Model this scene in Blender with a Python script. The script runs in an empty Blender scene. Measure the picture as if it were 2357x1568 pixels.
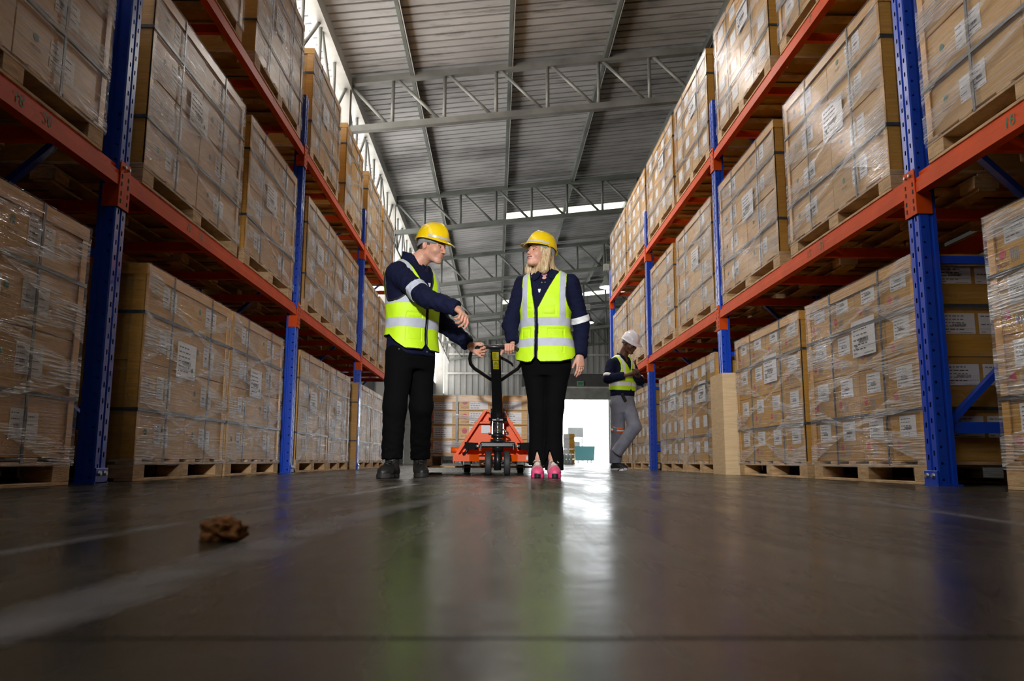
import bpy, bmesh, math, random
import numpy as np
from mathutils import Vector, Matrix, Euler
random.seed(7)
SC = bpy.context.scene
COL = SC.collection
PI = math.pi
R_ = math.radians

# ------------------------------------------------------------------ helpers
class MB:
    """collects geometry with material slots and links it as ONE mesh object"""
    def __init__(s):
        s.v = []; s.f = []; s.m = []; s.mats = []; s.sm = []
    def mi(s, mat):
        if mat not in s.mats: s.mats.append(mat)
        return s.mats.index(mat)
    def add(s, verts, faces, mat, smooth=False):
        o = len(s.v); k = s.mi(mat)
        s.v += [tuple(p) for p in verts]
        for f in faces:
            s.f.append(tuple(i + o for i in f)); s.m.append(k); s.sm.append(smooth)
        return s
    def box(s, x0, x1, y0, y1, z0, z1, mat, bev=0.0):
        if bev > 0:
            b = bev
            # chamfered box: 24 verts
            vs = []; idx = {}
            X = (x0, x1); Y = (y0, y1); Z = (z0, z1)
            for i in (0, 1):
                for j in (0, 1):
                    for k in (0, 1):
                        sx = b if i == 0 else -b; sy = b if j == 0 else -b; sz = b if k == 0 else -b
                        idx[(i, j, k, 0)] = len(vs); vs.append((X[i], Y[j] + sy, Z[k] + sz))
                        idx[(i, j, k, 1)] = len(vs); vs.append((X[i] + sx, Y[j], Z[k] + sz))
                        idx[(i, j, k, 2)] = len(vs); vs.append((X[i] + sx, Y[j] + sy, Z[k]))
            fs = []
            g = lambda i, j, k, a: idx[(i, j, k, a)]
            fs.append((g(0,0,0,0), g(0,0,1,0), g(0,1,1,0), g(0,1,0,0)))
            fs.append((g(1,0,0,0), g(1,1,0,0), g(1,1,1,0), g(1,0,1,0)))
            fs.append((g(0,0,0,1), g(1,0,0,1), g(1,0,1,1), g(0,0,1,1)))
            fs.append((g(0,1,0,1), g(0,1,1,1), g(1,1,1,1), g(1,1,0,1)))
            fs.append((g(0,0,0,2), g(0,1,0,2), g(1,1,0,2), g(1,0,0,2)))
            fs.append((g(0,0,1,2), g(1,0,1,2), g(1,1,1,2), g(0,1,1,2)))
            for k in (0, 1):
                for i in (0, 1):
                    fs.append((g(i,0,k,0), g(i,1,k,0), g(i,1,k,2), g(i,0,k,2)))
                for j in (0, 1):
                    fs.append((g(0,j,k,1), g(1,j,k,1), g(1,j,k,2), g(0,j,k,2)))
            for i in (0, 1):
                for j in (0, 1):
                    fs.append((g(i,j,0,0), g(i,j,1,0), g(i,j,1,1), g(i,j,0,1)))
                    for k in (0, 1):
                        fs.append((g(i,j,k,0), g(i,j,k,1), g(i,j,k,2)))
            return s.add(vs, fs, mat)
        vs = [(x0,y0,z0),(x1,y0,z0),(x1,y1,z0),(x0,y1,z0),(x0,y0,z1),(x1,y0,z1),(x1,y1,z1),(x0,y1,z1)]
        fs = [(0,3,2,1),(4,5,6,7),(0,1,5,4),(1,2,6,5),(2,3,7,6),(3,0,4,7)]
        return s.add(vs, fs, mat)
    def bar(s, a, b, w, h, mat, up=(0,0,1)):
        a = Vector(a); b = Vector(b); d = (b - a).normalized(); u = Vector(up)
        if abs(d.dot(u)) > .98: u = Vector((1,0,0))
        r = d.cross(u).normalized(); u = r.cross(d)
        vs = []
        for p in (a, b):
            for (i, j) in ((-1,-1),(1,-1),(1,1),(-1,1)):
                vs.append(p + r*i*w/2 + u*j*h/2)
        return s.add(vs, [(0,1,2,3),(7,6,5,4),(0,4,5,1),(1,5,6,2),(2,6,7,3),(3,7,4,0)], mat)
    def tube(s, pts, r, mat, n=10, cap=True, smooth=True, rs=None):
        pts = [Vector(p) for p in pts]; m = len(pts)
        rs = rs or [r]*m
        d0 = (pts[1]-pts[0]).normalized()
        u = Vector((0,0,1)) if abs(d0.z) < .9 else Vector((1,0,0))
        u = (u - d0*u.dot(d0)).normalized()
        vs = []
        for i, p in enumerate(pts):
            if i == 0: d = (pts[1]-p)
            elif i == m-1: d = (p-pts[i-1])
            else: d = (pts[i+1]-p).normalized() + (p-pts[i-1]).normalized()
            d.normalize()
            u = (u - d*u.dot(d)).normalized(); w = d.cross(u)
            for k in range(n):
                a = 2*PI*k/n
                vs.append(p + (u*math.cos(a) + w*math.sin(a))*rs[i])
        fs = [(i*n+k, i*n+(k+1)%n, (i+1)*n+(k+1)%n, (i+1)*n+k) for i in range(m-1) for k in range(n)]
        if cap: fs += [tuple(range(n-1,-1,-1)), tuple((m-1)*n+k for k in range(n))]
        return s.add(vs, fs, mat, smooth)
    def lathe(s, prof, c, axis, mat, n=24, smooth=True):
        """profile [(r, h)] turned about axis through c"""
        a = Vector(axis).normalized()
        u = Vector((0,0,1)) if abs(a.z) < .9 else Vector((1,0,0))
        u = (u - a*u.dot(a)).normalized(); w = a.cross(u); c = Vector(c)
        vs = []
        for (r, h) in prof:
            for k in range(n):
                t = 2*PI*k/n
                vs.append(c + a*h + (u*math.cos(t)+w*math.sin(t))*max(r,1e-5))
        m = len(prof)
        fs = [(i*n+k, i*n+(k+1)%n, (i+1)*n+(k+1)%n, (i+1)*n+k) for i in range(m-1) for k in range(n)]
        return s.add(vs, fs, mat, smooth)
    def extr(s, poly, y0, y1, mat, axis='y', caps=True):
        """2-D outline extruded; axis y: poly=(x,z); axis z: poly=(x,y); axis x: poly=(y,z)"""
        n = len(poly)
        if axis == 'y': vs = [(p[0], y, p[1]) for y in (y0,y1) for p in poly]
        elif axis == 'z': vs = [(p[0], p[1], y) for y in (y0,y1) for p in poly]
        else: vs = [(y, p[0], p[1]) for y in (y0,y1) for p in poly]
        fs = [(k, (k+1)%n, n+(k+1)%n, n+k) for k in range(n)]
        if caps: fs += [tuple(range(n-1,-1,-1)), tuple(range(n,2*n))]
        return s.add(vs, fs, mat)
    def mesh(s, name):
        me = bpy.data.meshes.new(name)
        me.from_pydata(s.v, [], s.f)
        for m in s.mats: me.materials.append(m)
        me.polygons.foreach_set('material_index', s.m)
        me.polygons.foreach_set('use_smooth', s.sm)
        me.validate(); me.update()
        bm = bmesh.new(); bm.from_mesh(me)
        bmesh.ops.recalc_face_normals(bm, faces=bm.faces)
        bm.to_mesh(me); bm.free()
        return me
    def build(s, name, parent=None, loc=(0,0,0), **kw):
        return link(name, s.mesh(name), parent, loc, **kw)

def link(name, me, parent=None, loc=(0,0,0), rot=None, label=None, cat=None, group=None, kind=None):
    o = bpy.data.objects.new(name, me); COL.objects.link(o)
    o.location = loc
    if rot: o.rotation_euler = rot
    if parent: o.parent = parent
    tag(o, label, cat, group, kind)
    return o
def tag(o, label=None, cat=None, group=None, kind=None):
    if label: o['label'] = label
    if cat: o['category'] = cat
    if group: o['group'] = group
    if kind: o['kind'] = kind
    return o
def thing(name, label, cat, loc=(0,0,0), rotz=0, group=None):
    o = bpy.data.objects.new(name, None); COL.objects.link(o)
    o.empty_display_size = .1
    o.location = loc; o.rotation_euler = (0,0,rotz)
    return tag(o, label, cat, group)
_kids = {}
def copy_tree(o, parent=None):
    c = o.copy(); COL.objects.link(c)
    if parent: c.parent = parent
    for ch in list(o.children): copy_tree(ch, c)
    return c
_tc = {}
def text_geo(txt, size, depth=0.0):
    """returns (verts2d, faces) of a word in Blender's built-in font, origin at its lower left"""
    key = (txt, round(size, 4))
    if key in _tc: return _tc[key]
    cu = bpy.data.curves.new('t', 'FONT'); cu.body = txt; cu.size = size; cu.resolution_u = 2
    ob = bpy.data.objects.new('t', cu); COL.objects.link(ob)
    dg = bpy.context.evaluated_depsgraph_get(); dg.update()
    me = bpy.data.meshes.new_from_object(ob.evaluated_get(dg))
    vs = [(v.co.x, v.co.y) for v in me.vertices]; fs = [tuple(p.vertices) for p in me.polygons]
    bpy.data.objects.remove(ob); bpy.data.curves.remove(cu); bpy.data.meshes.remove(me)
    _tc[key] = (vs, fs)
    return _tc[key]
def put_text(mb, txt, size, o, u, v, mat, bold=0):
    vs, fs = text_geo(txt, size)
    o = Vector(o); u = Vector(u); v = Vector(v)
    mb.add([o + u*a + v*b for a, b in vs], fs, mat)

# ------------------------------------------------------------------ materials
def newmat(name):
    m = bpy.data.materials.new(name); m.use_nodes = True
    nt = m.node_tree; b = nt.nodes['Principled BSDF']
    return m, nt, b
def N(nt, t, **kw):
    n = nt.nodes.new(t)
    for k, v in kw.items():
        if k in n.inputs.keys(): n.inputs[k].default_value = v
        else: setattr(n, k, v)
    return n
def ramp(nt, stops):
    r = nt.nodes.new('ShaderNodeValToRGB')
    e = r.color_ramp.elements
    while len(e) < len(stops): e.new(.5)
    for i, (p, c) in enumerate(stops):
        e[i].position = p; e[i].color = (*c, 1) if len(c) == 3 else c
    return r
def plain(name, col, rough=.5, metal=0, noise=0, nscale=8, bump=0, bscale=60, spec=.5, coat=0, emit=None, estr=1, stretch=None, sheen=0):
    m, nt, b = newmat(name); L = nt.links
    b.inputs['Base Color'].default_value = (*col, 1); b.inputs['Roughness'].default_value = rough
    b.inputs['Metallic'].default_value = metal; b.inputs['Specular IOR Level'].default_value = spec
    b.inputs['Coat Weight'].default_value = coat
    if sheen: b.inputs['Sheen Weight'].default_value = sheen
    tc = N(nt, 'ShaderNodeTexCoord'); src = tc.outputs['Object']
    if stretch:
        mp = N(nt, 'ShaderNodeMapping'); mp.inputs['Scale'].default_value = stretch
        L.new(src, mp.inputs['Vector']); src = mp.outputs['Vector']
    if noise:
        n = N(nt, 'ShaderNodeTexNoise', Scale=nscale, Detail=4.0); L.new(src, n.inputs['Vector'])
        lo = tuple(max(0, c*(1-noise)) for c in col); hi = tuple(min(1, c*(1+noise)) for c in col)
        r = ramp(nt, [(.3, lo), (.7, hi)]); L.new(n.outputs['Fac'], r.inputs['Fac']); L.new(r.outputs['Color'], b.inputs['Base Color'])
    if bump:
        n2 = N(nt, 'ShaderNodeTexNoise', Scale=bscale, Detail=3.0); L.new(src, n2.inputs['Vector'])
        bp = N(nt, 'ShaderNodeBump', Strength=bump, Distance=.01); L.new(n2.outputs['Fac'], bp.inputs['Height']); L.new(bp.outputs['Normal'], b.inputs['Normal'])
    if emit:
        b.inputs['Emission Color'].default_value = (*emit, 1); b.inputs['Emission Strength'].default_value = estr
    return m

M = {}
M['orange'] = plain('orange_paint', (.70,.080,.006), .5, noise=.12, nscale=5, spec=.15)
M['darkhole'] = plain('slot_dark', (.01,.01,.012), .8)
M['steel'] = plain('zinc_steel', (.55,.55,.55), .35, metal=.9)
M['cart'] = None
def cardboard(name, col, rough=.42):
    m, nt, b = newmat(name); L = nt.links
    tc = N(nt, 'ShaderNodeTexCoord'); oi = N(nt, 'ShaderNodeObjectInfo')
    mp = N(nt, 'ShaderNodeMapping'); mp.inputs['Scale'].default_value = (3, 3, 40); L.new(tc.outputs['Object'], mp.inputs['Vector'])
    n = N(nt, 'ShaderNodeTexNoise', Scale=2.0, Detail=3.0); L.new(mp.outputs['Vector'], n.inputs['Vector'])
    lo = tuple(c*.86 for c in col); hi = tuple(min(1,c*1.12) for c in col)
    r = ramp(nt, [(.3, lo), (.75, hi)]); L.new(n.outputs['Fac'], r.inputs['Fac'])
    hsv = N(nt, 'ShaderNodeHueSaturation'); L.new(r.outputs['Color'], hsv.inputs['Color'])
    mr = N(nt, 'ShaderNodeMapRange'); mr.inputs['To Min'].default_value = .86; mr.inputs['To Max'].default_value = 1.12
    L.new(oi.outputs['Random'], mr.inputs['Value']); L.new(mr.outputs['Result'], hsv.inputs['Value'])
    L.new(hsv.outputs['Color'], b.inputs['Base Color']); b.inputs['Roughness'].default_value = rough
    bp = N(nt, 'ShaderNodeBump', Strength=.15, Distance=.004); L.new(n.outputs['Fac'], bp.inputs['Height']); L.new(bp.outputs['Normal'], b.inputs['Normal'])
    return m
M['cart'] = cardboard('cardboard', (.51,.262,.026))
M['cartin'] = cardboard('cardboard_dark_seam', (.20,.10,.03))
M['edge'] = cardboard('edge_board', (.62,.31,.035), .35)
M['tan'] = cardboard('plain_cardboard', (.62,.44,.24), .6)
M['wood'] = plain('pallet_wood', (.56,.37,.19), .7, noise=.3, nscale=3, bump=.3, bscale=20, stretch=(3,3,14))
M['strap'] = plain('black_strap', (.035,.04,.05), .35, noise=.5, nscale=30)
M['paper'] = plain('white_label', (.72,.72,.75), .45)
M['ink'] = plain('label_ink', (.06,.06,.07), .6)
M['inkl'] = plain('grey_ink', (.28,.26,.25), .6)
M['brown_ink'] = plain('box_print', (.20,.09,.035), .6)
M['pink'] = plain('pink_dot', (.55,.045,.075), .5)
M['green'] = plain('green_dot', (.02,.12,.06), .5)
M['gpaint'] = plain('green_paint', (.05,.17,.07), .6, noise=.4, nscale=60)
M['galv'] = plain('grey_steel', (.33,.34,.32), .45, metal=.25, noise=.25, nscale=2)
M['galvl'] = plain('pale_steel', (.60,.60,.57), .5, metal=.1, noise=.15, nscale=2)
M['trussdark'] = plain('truss_paint', (.20,.22,.20), .5, metal=.2, noise=.3, nscale=1.5)

def blue_upright():
    # blue paint with rows of real see-through slots along the post
    m, nt, b = newmat('blue_paint'); L = nt.links
    b.inputs['Base Color'].default_value = (.006,.065,.58,1); b.inputs['Roughness'].default_value = .33
    b.inputs['Coat Weight'].default_value = .3
    return m
M['blue'] = blue_upright()
def holes_mat(name, col_axis, centers, hw, pitch, hh, off=0.0, slots=None):
    """blue paint pierced by slots: col_axis 0/1 = object x/y across the face"""
    m, nt, b = newmat(name); L = nt.links
    b.inputs['Base Color'].default_value = (.006,.065,.58,1); b.inputs['Roughness'].default_value = .33
    b.inputs['Coat Weight'].default_value = .3
    tc = N(nt, 'ShaderNodeTexCoord'); sp = N(nt, 'ShaderNodeSeparateXYZ'); L.new(tc.outputs['Object'], sp.inputs[0])
    def mth(op, a, bb=None, c=None):
        n = N(nt, 'ShaderNodeMath', operation=op)
        for i, q in enumerate((a, bb, c)):
            if q is None: continue
            if isinstance(q, (int, float)): n.inputs[i].default_value = q
            else: L.new(q, n.inputs[i])
        return n.outputs[0]
    u = sp.outputs[col_axis]; z = sp.outputs[2]
    tot = None
    for (cx, o2) in centers:
        du = mth('LESS_THAN', mth('ABSOLUTE', mth('SUBTRACT', u, cx)), hw)
        zz = mth('PINGPONG', mth('ADD', z, o2 + 10*pitch), pitch/2)
        dz = mth('LESS_THAN', zz, hh)
        k = mth('MULTIPLY', du, dz)
        tot = k if tot is None else mth('MAXIMUM', tot, k)
    mix = N(nt, 'ShaderNodeMixShader'); tr = N(nt, 'ShaderNodeBsdfTransparent')
    L.new(tot, mix.inputs[0]); L.new(b.outputs[0], mix.inputs[1]); L.new(tr.outputs[0], mix.inputs[2])
    L.new(mix.outputs[0], nt.nodes['Material Output'].inputs['Surface'])
    return m
M['blue_face'] = holes_mat('blue_paint_slotted', 1, [(-.026, 0), (.026, .02)], .0062, .08, .0125)
M['blue_side'] = holes_mat('blue_paint_round_holes', 0, [(-.040, .03), (.022, .05)], .0055, .08, .0055)

def film():
    # stretch film: thin clear sheet, wrinkled in long streaks
    m, nt, b = newmat('stretch_film'); L = nt.links
    tc = N(nt, 'ShaderNodeTexCoord'); geo = N(nt, 'ShaderNodeObjectInfo')
    def streak(rot, sc, scale, det, seed):
        mp = N(nt, 'ShaderNodeMapping'); mp.inputs['Rotation'].default_value = rot; mp.inputs['Scale'].default_value = sc
        L.new(tc.outputs['Object'], mp.inputs['Vector'])
        ad = N(nt, 'ShaderNodeVectorMath', operation='ADD'); L.new(mp.outputs[0], ad.inputs[0])
        cb = N(nt, 'ShaderNodeCombineXYZ'); mu = N(nt, 'ShaderNodeMath', operation='MULTIPLY'); mu.inputs[1].default_value = 37.0 + seed
        L.new(geo.outputs['Random'], mu.inputs[0]); L.new(mu.outputs[0], cb.inputs[0]); L.new(mu.outputs[0], cb.inputs[2]); L.new(cb.outputs[0], ad.inputs[1])
        n = N(nt, 'ShaderNodeTexNoise', Scale=scale, Detail=det, Roughness=.6, Distortion=.15); L.new(ad.outputs[0], n.inputs['Vector'])
        return n.outputs['Fac']
    a = streak((R_(3),0,0), (1,.45,95), 2.0, 3, 0)
    c = streak((R_(26),0,0), (1,.45,80), 1.8, 3, 5)
    d = streak((R_(-28),0,0), (1,.4,70), 1.6, 2, 9)
    big = streak((R_(15),0,0), (1,1.4,3.0), 1.6, 2, 3)
    # choose between streak directions over the sheet
    mixf = N(nt, 'ShaderNodeMix'); L.new(big, mixf.inputs[0])
    rr = ramp(nt, [(.42,(0,0,0)),(.58,(1,1,1))]); L.new(big, rr.inputs[0]); L.new(rr.outputs[0], mixf.inputs[0])
    L.new(a, mixf.inputs[2]); L.new(c, mixf.inputs[3])
    mx2 = N(nt, 'ShaderNodeMath', operation='MAXIMUM'); L.new(mixf.outputs[0], mx2.inputs[0])
    dd = N(nt, 'ShaderNodeMath', operation='MULTIPLY'); dd.inputs[1].default_value = .93; L.new(d, dd.inputs[0]); L.new(dd.outputs[0], mx2.inputs[1])
    h = mx2.outputs[0]
    bp = N(nt, 'ShaderNodeBump', Strength=.8, Distance=.015); L.new(h, bp.inputs['Height'])
    r = ramp(nt, [(.50,(.01,.01,.01)),(.60,(.09,.09,.09)),(.70,(.50,.50,.50))]); L.new(h, r.inputs[0])
    veil = ramp(nt, [(.52,(0,0,0)),(.72,(.08,.08,.08))]); L.new(big, veil.inputs[0])
    add = N(nt, 'ShaderNodeMath', operation='ADD', use_clamp=True); L.new(r.outputs[0], add.inputs[0]); L.new(veil.outputs[0], add.inputs[1])
    tr = N(nt, 'ShaderNodeBsdfTransparent'); gl = N(nt, 'ShaderNodeBsdfGlossy'); gl.inputs['Roughness'].default_value = .10; gl.inputs['Color'].default_value = (.95,.96,1,1)
    L.new(bp.outputs[0], gl.inputs['Normal'])
    lw = N(nt, 'ShaderNodeLayerWeight'); lw.inputs['Blend'].default_value = .5; L.new(bp.outputs[0], lw.inputs['Normal'])
    pw = N(nt, 'ShaderNodeMath', operation='POWER'); L.new(lw.outputs['Facing'], pw.inputs[0]); pw.inputs[1].default_value = 3.2
    fr = N(nt, 'ShaderNodeMath', operation='MULTIPLY_ADD'); L.new(pw.outputs[0], fr.inputs[0]); fr.inputs[1].default_value = .27; fr.inputs[2].default_value = .015
    m1 = N(nt, 'ShaderNodeMixShader'); L.new(fr.outputs[0], m1.inputs[0]); L.new(tr.outputs[0], m1.inputs[1]); L.new(gl.outputs[0], m1.inputs[2])
    df = N(nt, 'ShaderNodeBsdfDiffuse'); df.inputs['Color'].default_value = (.78,.78,.80,1); L.new(bp.outputs[0], df.inputs['Normal'])
    mix = N(nt, 'ShaderNodeMixShader'); L.new(add.outputs[0], mix.inputs[0]); L.new(m1.outputs[0], mix.inputs[1]); L.new(df.outputs[0], mix.inputs[2])
    L.new(mix.outputs[0], nt.nodes['Material Output'].inputs['Surface'])
    return m
M['film'] = film()
def film_end():
    m, nt, b = newmat('clear_film'); L = nt.links
    tc = N(nt, 'ShaderNodeTexCoord'); mp = N(nt, 'ShaderNodeMapping'); mp.inputs['Scale'].default_value = (1,1,30); L.new(tc.outputs['Object'], mp.inputs['Vector'])
    n = N(nt, 'ShaderNodeTexNoise', Scale=2.0, Detail=3.0); L.new(mp.outputs[0], n.inputs['Vector'])
    r = ramp(nt, [(.45,(.03,.03,.03)),(.75,(.16,.16,.16))]); L.new(n.outputs['Fac'], r.inputs[0])
    b.inputs['Base Color'].default_value = (.7,.7,.7,1); b.inputs['Roughness'].default_value = .15
    tr = N(nt, 'ShaderNodeBsdfTransparent'); mix = N(nt, 'ShaderNodeMixShader')
    L.new(r.outputs[0], mix.inputs[0]); L.new(tr.outputs[0], mix.inputs[1]); L.new(b.outputs[0], mix.inputs[2])
    L.new(mix.outputs[0], nt.nodes['Material Output'].inputs['Surface'])
    return m
M['filme'] = film_end()
def film_fold():
    m, nt, b = newmat('gathered_film'); L = nt.links
    tc = N(nt, 'ShaderNodeTexCoord'); mp = N(nt, 'ShaderNodeMapping'); mp.inputs['Scale'].default_value = (1,3,70)
    mp.inputs['Rotation'].default_value = (R_(20),0,0)
    L.new(tc.outputs['Object'], mp.inputs['Vector'])
    n = N(nt, 'ShaderNodeTexNoise', Scale=1.5, Detail=3.0); L.new(mp.outputs[0], n.inputs['Vector'])
    r = ramp(nt, [(.36,(.08,.08,.08)),(.62,(.48,.48,.48))]); L.new(n.outputs['Fac'], r.inputs[0])
    bp = N(nt, 'ShaderNodeBump', Strength=.8, Distance=.02); L.new(n.outputs['Fac'], bp.inputs['Height']); L.new(bp.outputs[0], b.inputs['Normal'])
    b.inputs['Base Color'].default_value = (.82,.82,.84,1); b.inputs['Roughness'].default_value = .15; b.inputs['Specular IOR Level'].default_value = 1.0
    tr = N(nt, 'ShaderNodeBsdfTransparent'); mix = N(nt, 'ShaderNodeMixShader')
    L.new(r.outputs[0], mix.inputs[0]); L.new(tr.outputs[0], mix.inputs[1]); L.new(b.outputs[0], mix.inputs[2])
    L.new(mix.outputs[0], nt.nodes['Material Output'].inputs['Surface'])
    return m
M['fold'] = film_fold()

def floor_mat():
    m, nt, b = newmat('worn_concrete'); L = nt.links
    tc = N(nt, 'ShaderNodeTexCoord')
    n1 = N(nt, 'ShaderNodeTexNoise', Scale=1.3, Detail=6.0, Roughness=.6); L.new(tc.outputs['Object'], n1.inputs['Vector'])
    mp = N(nt, 'ShaderNodeMapping'); mp.inputs['Scale'].default_value = (3.2,.45,1); L.new(tc.outputs['Object'], mp.inputs['Vector'])
    n2 = N(nt, 'ShaderNodeTexNoise', Scale=1.6, Detail=5.0, Roughness=.65); L.new(mp.outputs[0], n2.inputs['Vector'])
    r1 = ramp(nt, [(.3,(.018,.016,.009)),(.5,(.040,.037,.024)),(.72,(.088,.082,.064))]); L.new(n1.outputs['Fac'], r1.inputs[0])
    r2 = ramp(nt, [(.35,(.62,.60,.57)),(.65,(1.15,1.13,1.12))]); L.new(n2.outputs['Fac'], r2.inputs[0])
    mu = N(nt, 'ShaderNodeMix', data_type='RGBA', blend_type='MULTIPLY'); mu.inputs[0].default_value = 1
    L.new(r1.outputs[0], mu.inputs[6]); L.new(r2.outputs[0], mu.inputs[7]); L.new(mu.outputs[2], b.inputs['Base Color'])
    rr = ramp(nt, [(.3,(.17,)*3),(.7,(.36,)*3)]); L.new(n2.outputs['Fac'], rr.inputs[0]); L.new(rr.outputs[0], b.inputs['Roughness'])
    n3 = N(nt, 'ShaderNodeTexNoise', Scale=7.0, Detail=4.0); L.new(tc.outputs['Object'], n3.inputs['Vector'])
    bp = N(nt, 'ShaderNodeBump', Strength=.10, Distance=.02); L.new(n3.outputs['Fac'], bp.inputs['Height']); L.new(bp.outputs[0], b.inputs['Normal'])
    b.inputs['Specular IOR Level'].default_value = .24
    return m
M['floor'] = floor_mat()
def wear_mat(name, col, a0, a1, sc):
    m, nt, b = newmat(name); L = nt.links
    tc = N(nt, 'ShaderNodeTexCoord'); n = N(nt, 'ShaderNodeTexNoise', Scale=sc, Detail=5.0); L.new(tc.outputs['Object'], n.inputs['Vector'])
    r = ramp(nt, [(.3,(a0,)*3),(.7,(a1,)*3)]); L.new(n.outputs['Fac'], r.inputs[0])
    b.inputs['Base Color'].default_value = (*col,1); b.inputs['Roughness'].default_value = .35
    tr = N(nt, 'ShaderNodeBsdfTransparent'); mix = N(nt, 'ShaderNodeMixShader')
    L.new(r.outputs[0], mix.inputs[0]); L.new(tr.outputs[0], mix.inputs[1]); L.new(b.outputs[0], mix.inputs[2])
    L.new(mix.outputs[0], nt.nodes['Material Output'].inputs['Surface'])
    return m
M['wear'] = wear_mat('worn_floor_paint', (.40,.40,.42), .02, .22, 6)
M['stain'] = wear_mat('dark_floor_stain', (.03,.022,.012), .2, .85, 5)

def roof_mat():
    m, nt, b = newmat('roof_sheet'); L = nt.links
    tc = N(nt, 'ShaderNodeTexCoord')
    mp = N(nt, 'ShaderNodeMapping'); mp.inputs['Scale'].default_value = (.5,1.0,1); L.new(tc.outputs['Object'], mp.inputs['Vector'])
    n1 = N(nt, 'ShaderNodeTexNoise', Scale=.55, Detail=6.0, Roughness=.6); L.new(mp.outputs[0], n1.inputs['Vector'])
    mp2 = N(nt, 'ShaderNodeMapping'); mp2.inputs['Scale'].default_value = (.6,3,1); L.new(tc.outputs['Object'], mp2.inputs['Vector'])
    n2 = N(nt, 'ShaderNodeTexNoise', Scale=1.6, Detail=5.0, Roughness=.7); L.new(mp2.outputs[0], n2.inputs['Vector'])
    r1 = ramp(nt, [(.33,(.30,.305,.31)),(.46,(.60,.61,.62)),(.6,(.74,.75,.76))]); L.new(n1.outputs['Fac'], r1.inputs[0])
    r2 = ramp(nt, [(.28,(.45,.44,.42)),(.46,(1,1,1))]); L.new(n2.outputs['Fac'], r2.inputs[0])
    mu = N(nt, 'ShaderNodeMix', data_type='RGBA', blend_type='MULTIPLY'); mu.inputs[0].default_value = 1
    L.new(r1.outputs[0], mu.inputs[6]); L.new(r2.outputs[0], mu.inputs[7])
    # grime in the ribs, and recess shade painted in as dark lines
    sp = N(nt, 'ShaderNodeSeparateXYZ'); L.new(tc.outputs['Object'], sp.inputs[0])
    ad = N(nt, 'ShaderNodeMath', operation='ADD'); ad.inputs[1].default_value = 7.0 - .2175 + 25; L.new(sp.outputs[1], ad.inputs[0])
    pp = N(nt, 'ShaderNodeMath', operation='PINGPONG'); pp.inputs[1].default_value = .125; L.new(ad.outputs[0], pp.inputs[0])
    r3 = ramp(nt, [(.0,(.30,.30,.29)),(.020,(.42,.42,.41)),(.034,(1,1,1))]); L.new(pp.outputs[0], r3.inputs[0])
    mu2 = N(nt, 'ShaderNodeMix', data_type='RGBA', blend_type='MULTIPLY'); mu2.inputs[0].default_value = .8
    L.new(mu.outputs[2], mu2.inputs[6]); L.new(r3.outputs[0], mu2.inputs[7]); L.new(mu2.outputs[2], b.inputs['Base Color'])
    b.inputs['Roughness'].default_value = .5; b.inputs['Metallic'].default_value = 0
    return m
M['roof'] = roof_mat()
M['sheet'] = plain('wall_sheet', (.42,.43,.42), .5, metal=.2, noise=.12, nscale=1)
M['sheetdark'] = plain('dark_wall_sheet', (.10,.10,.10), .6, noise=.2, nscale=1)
M['clere'] = plain('translucent_sheet', (.8,.76,.72), .6, emit=(1.0,.95,.90), estr=3.0)
M['sky_sheet'] = plain('skylight_sheet', (.85,.85,.75), .6, emit=(1.0,1.0,.78), estr=2.2)
M['lamp'] = plain('lamp_glow', (1,1,1), .5, emit=(.72,.95,1.0), estr=9)
M['lampbody'] = plain('lamp_body', (.22,.24,.23), .5, metal=.3)
M['black'] = plain('black_paint', (.012,.013,.015), .33, coat=.1)
M['blackm'] = plain('black_matte', (.02,.02,.022), .55)
M['jorange'] = plain('bright_orange_paint', (.95,.115,.006), .4, noise=.06, nscale=6, spec=.25)
M['wheel'] = plain('dark_rubber', (.045,.047,.052), .6)
M['chrome'] = plain('chrome', (.75,.76,.78), .15, metal=1)
M['yellow'] = plain('yellow_sticker', (.80,.72,.02), .4)
M['pale'] = plain('pale_sticker', (.62,.64,.70), .4)
M['teal'] = plain('teal_bin', (.012,.07,.075), .5)
M['concout'] = plain('yard_concrete', (.55,.55,.53), .7)
M['leaf'] = plain('leaf_green', (.10,.25,.06), .6, noise=.4, nscale=2)
M['pet'] = plain('clear_bottle', (.35,.42,.40), .15, spec=.8)
M['signgreen'] = plain('green_sign', (.02,.28,.17), .4)

# ------------------------------------------------------------------ camera
cam = bpy.data.cameras.new('camera'); co = bpy.data.objects.new('camera', cam); COL.objects.link(co)
_f, _pi, _ya, _ro = 1804.1, .1528, .0199, .0032
CH = .1142
def _w2c(x, y, z):
    cy, sy = math.cos(_ya), math.sin(_ya); xr = cy*x - sy*y; yr = sy*x + cy*y
    cp, sp = math.cos(_pi), math.sin(_pi); d = cp*yr + sp*z; u = -sp*yr + cp*z
    cr, sr = math.cos(_ro), math.sin(_ro); return (cr*xr + sr*u, -sr*xr + cr*u, -d)
Wm = Matrix([_w2c(1,0,0), _w2c(0,1,0), _w2c(0,0,1)])   # rows = camera axes seen per world axis -> columns transposed
co.matrix_world = Matrix.Translation((0,0,CH)) @ Wm.to_4x4()
cam.sensor_width = 36; cam.lens = _f/2357*36; cam.clip_start = .02; cam.clip_end = 300
cam.dof.use_dof = True; cam.dof.focus_distance = 5.7; cam.dof.aperture_fstop = 5.6
SC.camera = co

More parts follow.
